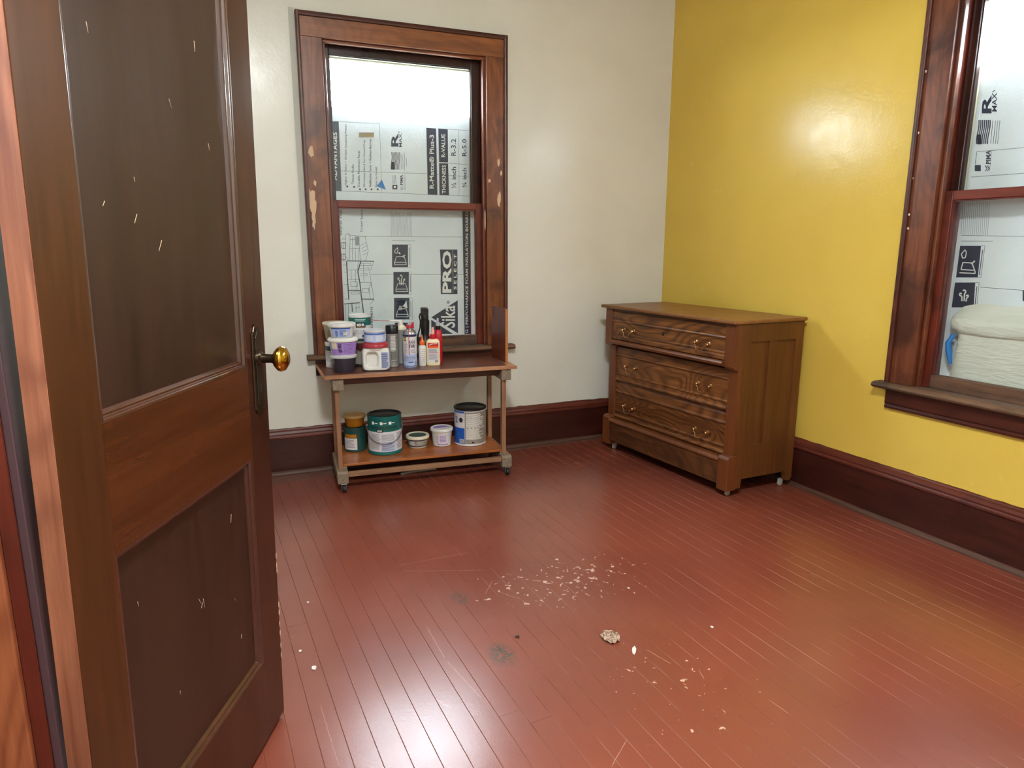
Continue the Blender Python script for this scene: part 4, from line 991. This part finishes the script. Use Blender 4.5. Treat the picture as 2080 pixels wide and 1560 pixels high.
obj('tub', MB().lathe([(.047, 0), (.049, .003), (.0575, .052), (.0585, .054)], 36), 'white_pl', t, smooth=True)
c_ = lambda z, o_=eps: cone_r(z, .049, .003, .0575, .052)+o_
obj('blue_band', MB().patch(c_(.040), FRONT-1.05, FRONT+.75, .040, .046, 20, r2=c_(.046)), 'blue', t)
obj('pale_label', MB().patch(c_(.004), FRONT-1.05, FRONT+.75, .004, .039, 20, r2=c_(.039)), 'bluelbl', t)
mb = MB(); lines(mb, c_(.006, .0008), FRONT-.6, FRONT-.3, .006, .034, 6, fill=.6, r2=c_(.034, .0008)); lines(mb, c_(.006, .0008), FRONT-.2, FRONT+.4, .006, .036, 5, fill=.5, r2=c_(.036, .0008)); obj('blue_print', mb, 'blue', t)
mb = MB(); mb.patch(c_(.014, .001), FRONT+.1, FRONT+.5, .014, .026, 4, r2=c_(.026, .001)); obj('yellow_print', mb, 'cream_pl', t)
obj('lid', MB().lathe([(.058, .048), (.063, .050), (.0645, .058), (.063, .064), (.056, .064), (.054, .060), (0, .060)], 36), 'white_pl', t, smooth=True)

x = at(683, 3.332); y = 3.332
t = item('green_band_quart', x, y, tz, 'small white can with green band standing behind the tub stack', 'paint can')
paint_can(t, .0535, .122, 'white_lbl', 'steel'); obj('green_band', MB().patch(.0531, FRONT-1.5, FRONT+1.5, .082, .104, 24), 'darkgreen', t)
mb = MB(); lines(mb, .0534, FRONT-1.3, FRONT+.9, .03, .078, 9); obj('small_print', mb, 'grey_ink', t)
t = item('khaki_tub', x, y, tz+.1235, 'plain khaki plastic tub behind the white tub, against the casing', 'tub')
obj('tub', MB().lathe([(.044, 0), (.046, .002), (.056, .084), (.057, .086)], 36), 'khaki_pl', t, smooth=True)
obj('lid', MB().lathe([(.057, .080), (.060, .082), (.0605, .089), (.058, .092), (0, .090)], 36), 'cream_pl', t, smooth=True)
x = at(733, 3.332); y = 3.332
t = item('maroon_drip_quart', x, y, tz, 'small can with maroon paint drips under the teal banded can', 'paint can')
paint_can(t, .054, .122, 'greige', 'steel'); 
mb = MB(); n = 40
for i in range(n):
    a0 = 2*math.pi*i/n; a1 = 2*math.pi*(i+1)/n; zz = .078+.022*mnoise.noise((i*.5, 3, 0)); mb.patch(.0536, a0, a1, zz, .114, 1)
obj('paint_drips', mb, 'maroon', t); obj('base_rim', MB().lathe([(.0545, 0), (.0548, .010), (.0535, .012)], 36, cap=False), 'black', t, smooth=True)
t = item('teal_band_quart', x, y, tz+.1235, 'quart paint can with teal band stacked on the maroon dripped can', 'paint can')
r = .054; paint_can(t, r, .122, 'white_lbl', 'white_pl'); rr = r*.985+eps
obj('teal_band', MB().patch(rr, FRONT-1.55, FRONT+1.55, .074, .112, 30), 'teal', t)
obj('green_rim', MB().lathe([(.0544, .001), (.0548, .008), (.054, .012)], 36, cap=False), 'darkgreen', t, smooth=True)
obj('brand_box', MB().patch(rr+.0004, FRONT-.38, FRONT+.5, .064, .088, 10), 'ink', t)
mb = MB(); wraptext(mb, 'BEHR', rr+.0008, FRONT+.06, .038, .072, .084, .03); lines(mb, rr+.0005, FRONT-.45, FRONT+.6, .094, .106, 2, fill=.35); obj('brand_print', mb, 'white_ink', t)
obj('brand_line', MB().patch(rr+.0007, FRONT-.3, FRONT+.4, .0655, .0685, 8), 'ochre', t)
mb = MB(); wraptext(mb, 'PAINT & PRIMER', rr+.0005, FRONT+.06, .05, .046, .052, .01); lines(mb, rr+.0005, FRONT-.6, FRONT+.7, .034, .042, 2, fill=.25); obj('small_print', mb, 'grey_ink', t)
obj('green_square', MB().patch(rr+.0005, FRONT+.15, FRONT+.38, .018, .030, 4), 'darkgreen', t)

# jug with handle
x, y = .612, 3.172
t = item('white_handled_jug', x, y, tz, 'white plastic jug with moulded side handle and red lid', 'jug')
def jug():
    mb = MB(); hw = .063; H = .108
    def ring(pts, y): return [(a, y, b) for a, b in pts]
    out = []; inn = []; N = 48; cx, cz = -.0175, .053
    for i in range(N):
        a = 2*math.pi*i/N; c, s_ = math.cos(a), math.sin(a)
        # outer: rounded box from hole centre outward
        ex = 7; best = None
        lo, hi = 0, .3
        for _ in range(40):
            m = (lo+hi)/2; X, Z = cx+c*m, cz+s_*m
            if (abs(X)/hw)**ex+(abs(Z-H/2)/(H/2))**ex < 1: lo = m
            else: hi = m
        out.append((cx+c*lo, cz+s_*lo))
        e_ = 3.5; rr_ = (abs(c/.026)**e_+abs(s_/.033)**e_)**(-1/e_); inn.append((cx+c*rr_, cz+s_*rr_))
    yf, ym, yb = -.045, -.020, .028
    sc = lambda pts, k: [(a*k, (b-H/2)*k+H/2) for a, b in pts]
    inset = lambda k: [(cx+(a-cx)*k, cz+(b-cz)*k) for a, b in inn]
    loops = [ring(inset(.9), ym), ring(inn, yf+.014), ring(inset(1.12), yf+.003), ring(inset(1.22), yf), ring(sc(out, .90), yf), ring(sc(out, .97), yf+.005), ring(out, yf+.016), ring(out, yb-.016), ring(sc(out, .97), yb-.005), ring(sc(out, .9), yb)]
    v = [p for l in loops for p in l]; f = []
    for j in range(len(loops)-1):
        for i in range(N): f.append((j*N+i, j*N+(i+1) % N, (j+1)*N+(i+1) % N, (j+1)*N+i))
    f.append(tuple(range(N))); f.append(tuple((len(loops)-1)*N+i for i in range(N)))
    return mb.add(v, f)
obj('jug_body', jug(), 'white_pl', t, smooth=True)
mb = MB(); mb.box(.024, .058, -.0458, -.0452, .012, .088); obj('side_label', mb, 'bluelbl', t)
mb = MB()
for k in range(15): z = .016+k*.0048; mb.box(.026, .056-random.random()*.008, -.0463, -.0459, z, z+.0022)
obj('small_print', mb, 'ink', t)
obj('neck', MB().lathe([(.052, .100), (.053, .1085)], 32), 'white_pl', t, smooth=True)
obj('lid', MB().lathe([(.058, .1085), (.060, .1095), (.060, .120), (.057, .126), (.050, .131), (.049, .134), (0, .134)], 36), 'redlid', t, smooth=True)
t = item('blue_banded_tub', x-.002, y, tz+.1345, 'small clear tub with blue band on top of the white jug', 'tub')
obj('tub', MB().lathe([(.050, 0), (.0515, .002), (.0475, .046), (.048, .048)], 36), 'bluelbl', t, smooth=True)
c_ = lambda z, o_=eps: cone_r(z, .0515, .002, .0475, .046)+o_
obj('blue_band', MB().patch(c_(.036), FRONT-1.55, FRONT+1.55, .036, .042, 24, r2=c_(.042)), 'blue', t)
mb = MB(); lines(mb, c_(.008, .0008), FRONT-.9, FRONT-.1, .008, .033, 5, r2=c_(.033, .0008)); lines(mb, c_(.008, .0008), FRONT+.1, FRONT+.9, .008, .033, 5, r2=c_(.033, .0008)); obj('small_print', mb, 'white_ink', t)
obj('lid', MB().lathe([(.0485, .045), (.0505, .046), (.0505, .052), (.047, .056), (.044, .053), (0, .053)], 36), 'clear_rim', t, smooth=True)

def aerosol(t, r, h, body, shoulder='steel'):
    obj('can_body', MB().lathe([(r*.94, 0), (r, .002), (r, .005), (r*.985, .007), (r*.985, h-.004), (r, h-.002), (r, h)], 32), body, t, smooth=True)
    obj('shoulder', MB().lathe([(r*.97, h), (r*.88, h+.010), (r*.62, h+.018), (r*.45, h+.020), (r*.45, h+.026), (0, h+.027)], 32), shoulder, t, smooth=True)
t = item('black_cap_spray_can', at(797, 3.234), 3.234, tz, 'silver spray paint can with flat black cap', 'spray can')
aerosol(t, .0295, .160, 'silver'); obj('cap', MB().lathe([(.0300, .160), (.0305, .163), (.0305, .196), (.0285, .199), (.022, .199), (.021, .196), (0, .196)], 32), 'black', t, smooth=True)
mb = MB(); lines(mb, .0293, FRONT-.3, FRONT+.8, .08, .150, 10, fill=.4, jitter=.4); obj('white_print', mb, 'white_ink', t)
mb = MB(); lines(mb, .0293, FRONT-.3, FRONT+.8, .035, .075, 9, fill=.45); lines(mb, .0293, FRONT-.2, FRONT+.9, .01, .03, 3, fill=.3); obj('small_print', mb, 'ink', t)
t = item('straw_spray_can', at(815, 3.302), 3.302, tz, 'grey spray can with white valve and long red straw, behind other cans', 'spray can')
aerosol(t, .030, .170, 'silver', 'cream_pl'); obj('valve', MB().lathe([(.012, .196), (.012, .206), (.008, .209), (0, .209)], 20), 'white_pl', t, smooth=True)
obj('nozzle', MB().box(-.05, .006, -.004, .004, .2085, .2155), 'white_pl', t, bevel=.002)
obj('red_straw', MB().tube([(-.056, 0, .212), (-.10, -.03, .217), (-.15, -.052, .224)], .0014, 6), 'red', t, smooth=True)
t = item('blue_white_spray_can', .781, 3.190, tz, 'white and blue lubricant spray can with red flip straw', 'spray can')
r = .0332; aerosol(t, r, .162, 'bluelbl'); rr = r*.985+eps
obj('white_label', MB().patch(rr, FRONT-1.5, FRONT+1.5, .064, .150, 24), 'white_lbl', t); obj('navy_band', MB().patch(rr+.0002, FRONT-1.55, FRONT+1.55, .148, .159, 24), 'navy', t); obj('navy_foot', MB().patch(rr, FRONT-1.55, FRONT+1.55, .005, .009, 24), 'navy', t)
obj('badge', MB().patch(rr+.0003, FRONT-1.0, FRONT-.55, .128, .147, 6), 'ink', t)
mb = MB(); mb.add([((rr+.0008)*math.cos(FRONT-.78+.19*math.cos(k*.524)), (rr+.0008)*math.sin(FRONT-.78+.19*math.cos(k*.524)), .137+.0062*math.sin(k*.524)) for k in range(12)], [tuple(range(12))]); obj('badge_disc', mb, 'yellow', t)
mb = MB(); wraptext(mb, 'WD', rr+.0012, FRONT-.78, .008, .134, .140, .02); obj('badge_print', mb, 'ink', t)
for w_, z0, z1 in (('BUG &', .116, .131), ('TAR', .095, .112)):
    mb = MB(); wraptext(mb, w_, rr+.0008, FRONT+.30, .032, z0, z1, .03); obj('title_print', mb, 'navy', t)
obj('name_bar', MB().patch(rr+.0006, FRONT-.25, FRONT+.45, .024, .029, 8), 'navy', t)
mb = MB(); lines(mb, rr+.0006, FRONT-.9, FRONT-.3, .07, .12, 9); lines(mb, rr+.0006, FRONT+.1, FRONT+.9, .070, .088, 3); lines(mb, rr+.0006, FRONT-.9, FRONT+.9, .034, .056, 4); mb.patch(rr+.0006, FRONT+.75, FRONT+1.1, .012, .03, 3); obj('small_print', mb, 'grey_ink', t)
mb = MB(); mb.box(-.014, -.004, -.008, .012, .188, .206); mb.prism([(.004, .186), (.022, .186), (.021, .218), (.012, .212), (.004, .196)], -.008, .010, 'y'); mb.box(-.012, .012, -.004, .012, .184, .192)
obj('flip_nozzle', mb, 'red', t, bevel=.0015)
obj('nozzle_pin', MB().tube([(-.002, -.012, .206), (-.002, .006, .206)], .005, 10), 'clear_rim', t, smooth=True)
obj('folded_straw', MB().tube([(-.002, -.013, .206), (-.003, -.022, .190), (-.004, -.034, .162), (-.004, -.0352, .11), (-.004, -.0352, .064)], .0016, 6), 'red', t, smooth=True)

# black mister
x = at(864, 3.262); y = 3.262; zt_ = zat(x, y, 624)-tz
t = item('black_mister_bottle', x, y, tz, 'tall glossy black trigger spray bottle', 'spray bottle')
k = zt_/.24
obj('bottle', MB().lathe([(.027, 0), (.030, .004), (.030, .085*k), (.027, .10*k), (.0195, .118*k), (.0205, .135*k), (.0225, .172*k), (.022, .185*k), (.019, .188*k)], 28), 'black', t, smooth=True)
obj('collar', MB().lathe([(.0175, .188*k), (.0185, .192*k), (.0185, .205*k), (.017, .208*k)], 24), 'rubber', t, smooth=True)
obj('head', MB().prism([(-.019, .205*k), (-.019, .228*k), (-.020, .240*k), (.004, .240*k), (.016, .237*k), (.020, .226*k), (.018, .207*k)], -.015, .016, 'y'), 'black', t, bevel=.004)
obj('nozzle', MB().lathe([(.0, 0), (.006, 0), (.006, .006), (0, .006)], 14), 'rubber', t, smooth=True).location = (.008, -.017, .226*k)
obj('trigger', MB().tube([(-.020, -.004, .215*k), (-.026, -.004, .20*k), (-.022, -.004, .18*k), (-.025, -.004, .150*k), (-.034, -.004, .125*k), (-.038, -.004, .10*k), (-.032, -.004, .085*k)], [.004, .004, .003, .003, .004, .004, .004], 8), 'black', t, smooth=True)
# red bottle with clear cap
x = at(890, 3.262); zt_ = zat(x, 3.262, 646)-tz
t = item('red_bottle', x, 3.262, tz, 'red bottle with black collar and clear pointed cap', 'bottle')
k = zt_/.19
obj('bottle', MB().lathe([(.020, 0), (.0215, .003), (.0215, .105*k), (.019, .130*k), (.013, .140*k), (.011, .142*k)], 24), 'red', t, smooth=True)
obj('collar', MB().lathe([(.012, .142*k), (.0125, .143*k), (.0125, .156*k), (.010, .158*k)], 20), 'black', t, smooth=True)
obj('clear_cap', MB().lathe([(.0105, .157*k), (.0095, .166*k), (.0055, .174*k), (.006, .186*k), (.004, .19*k), (0, .19*k)], 18), 'clear', t, smooth=True)
# small glue with orange tip
t = item('orange_tip_glue', .843, 3.194, tz, 'small white glue bottle with pointed orange tip', 'glue bottle')
obj('bottle', MB().lathe([(.0165, 0), (.018, .003), (.018, .088), (.0165, .096), (.011, .101), (.010, .103)], 24), 'white_pl', t, smooth=True)
obj('cap', MB().lathe([(.0128, .102), (.0132, .103), (.0128, .118), (.0085, .120), (.006, .126), (.0025, .150), (0, .151)], 20), 'orange', t, smooth=True)
mb = MB(); lines(mb, .0184, FRONT-.1, FRONT+.9, .02, .085, 7, fill=.2); obj('small_print', mb, 'grey_ink', t)
# wood glue
t = item('wood_glue_bottle', .896, 3.190, tz, 'flat pale yellow glue bottle with red label and red cap', 'glue bottle')
def flatbottle(hw, hd, h):
    mb = MB(); N = 32; lev = [(0, .92), (.003, .99), (.008, 1), (h*.80, 1.0), (h*.88, .97), (h*.94, .82), (h*.98, .55), (h, .42)]; v = []; f = []
    for z, s_ in lev:
        for i in range(N):
            a = 2*math.pi*i/N; c, d_ = math.cos(a), math.sin(a); e_ = 4; q = (abs(c)**e_+abs(d_)**e_)**(-1/e_)
            v.append((hw*s_*c*q, hd*max(s_, .6)*d_*q, z))
    for j in range(len(lev)-1):
        for i in range(N): f.append((j*N+i, j*N+(i+1) % N, (j+1)*N+(i+1) % N, (j+1)*N+i))
    f += [tuple(range(N)), tuple((len(lev)-1)*N+i for i in range(N))]; return mb.add(v, f)
hh = .132
obj('bottle', flatbottle(.0335, .018, hh), 'glue', t, smooth=True)
yy = -.0182
obj('label', MB().box(-.0255, .0255, yy-.0004, yy, .014, .112), 'white_lbl', t); obj('red_header', MB().box(-.0255, .0255, yy-.0008, yy-.0004, .095, .112), 'red', t); obj('orange_band', MB().box(-.0255, .0255, yy-.0008, yy-.0004, .086, .095), 'orange', t)
mb = MB()
for a0, a1, n in ((.066, .084, 6), (.030, .060, 8)):
    for q in range(n): z = a0+(a1-a0)*q/n; mb.box(-.023, .022-random.random()*.006, yy-.0010, yy-.0005, z, z+.0016)
mb.box(.008, .022, yy-.0010, yy-.0005, .017, .027)
obj('small_print', mb, 'grey_ink', t); obj('red_rule', MB().box(-.0255, .0255, yy-.0009, yy-.0004, .0622, .0642), 'red', t)
mb = MB()
v, f = textgeo('GLUE', .03)
obj('white_stroke', MB().prism([(-.020, .099), (-.004, .105), (.020, .106), (.020, .109), (-.006, .108), (-.020, .102)], yy-.0012, yy-.0009, 'y'), 'white_ink', t)
obj('cap', MB().lathe([(.0155, hh-.002), (.016, hh), (.0155, hh+.018), (.012, hh+.020), (.010, hh+.021)], 22), 'red', t, smooth=True)
obj('spout', MB().lathe([(.0085, hh+.020), (.0075, hh+.034), (.006, hh+.036), (.006, hh+.052), (.004, hh+.054), (0, hh+.054)], 18), 'pinkcap', t, smooth=True)

# laminate board standing on the end of the cart
bt = empty('laminate_board', (1.254, 3.118, TZ+.0003), R(90))
tag(bt, 'cherry brown laminate offcut standing on end at the cart edge', 'board')
hb = zat(1.254, 3.118, 628)-TZ
obj('face_board', MB().box(0, .195, -.006, .006, 0, hb), 'laminate', bt, bevel=.0008)
obj('bare_edge', MB().box(-.0015, 0, -.006, .006, .0, hb-.001), 'lamedge', bt)
obj('tongue', MB().box(-.005, -.0015, -.0055, -.001, .0, hb-.002), 'lamedge', bt)

# ------------------------------------------------------------------ odds and ends on the floor
def flake(name, loc, rx, ry, label, seed, mat='leaf', lift=.010):
    mb = MB(); N = 28; rings = 7; v = [(0, 0, .002)]; f = []
    for j in range(1, rings+1):
        for i in range(N):
            a = 2*math.pi*i/N; k = j/rings; e_ = 1+(.26*mnoise.noise((math.cos(a)*3+seed, math.sin(a)*3, 1))+.08*mnoise.noise((math.cos(a)*9, math.sin(a)*9, seed)))*k
            x, y = rx*k*math.cos(a)*e_, ry*k*math.sin(a)*e_
            z = .0015+lift*abs(mnoise.noise((x*95+seed, y*55, seed)))*k*1.3+lift*.25*k*k+lift*.3*mnoise.noise((x*160, y*160, seed))*k
            v.append((x, y, z))
    for i in range(N): f.append((0, 1+i, 1+(i+1) % N))
    for j in range(rings-1):
        for i in range(N): a = 1+j*N; f.append((a+i, a+(i+1) % N, a+N+(i+1) % N, a+N+i))
    zm = min(p[2] for p in v); v = [(a, b, c-zm+.0004) for a, b, c in v]
    o = obj(name, mb.add(v, f), mat, None, smooth=False); o.location = loc
    m = o.modifiers.new('thickness', 'SOLIDIFY'); m.thickness = .0006; m.offset = 1
    return tag(o, label, 'debris')
flake('crumpled_flake', onz(1240, 1296), .026, .035, 'round crumpled tan leaf-like flake lying on the red floor', 3.1, 'leaf', .013)
flake('pale_sliver', onz(1288, 1322), .006, .021, 'small curved pale sliver lying near the crumpled flake', 7.7, 'chip', .003).rotation_euler = (0, 0, R(-35))
flake('dark_pellet', onz(1051, 1294), .007, .005, 'small dark pellet lying on the red floor boards', 5.2, 'ink', .004)
for k, (px, py, lb) in enumerate([(638, 1357, 'largest white paint chip lying beside the open door bottom'), (626, 1224, 'tiny white paint speck on the floor between door and cart'), (1446, 1274, 'tiny white paint chip on the floor between crumpled flake and yellow wall'), (1277, 1195, 'tiny forked white paint chip on the flaked patch of floor'), (610, 1323, 'tiny white dot of paint next to the door edge')]):
    c = flake('paint_chip', onz(px, py), .004 if k else .006, .005 if k else .010, lb, k+.5, 'chip', .002); c['group'] = 'white paint chips scattered on the floor'
a = onz(814, 965); b = onz(886, 954)
o = obj('pale_stick', MB().tube([(a.x, a.y, .006), (a.x+.05, a.y+.008, .006), ((a.x+b.x)/2, (a.y+b.y)/2+.004, .006), (b.x, b.y, .006)], .0058, 8), 'pale', None, smooth=True); tag(o, 'thin pale stick lying on the floor underneath the cart', 'stick')
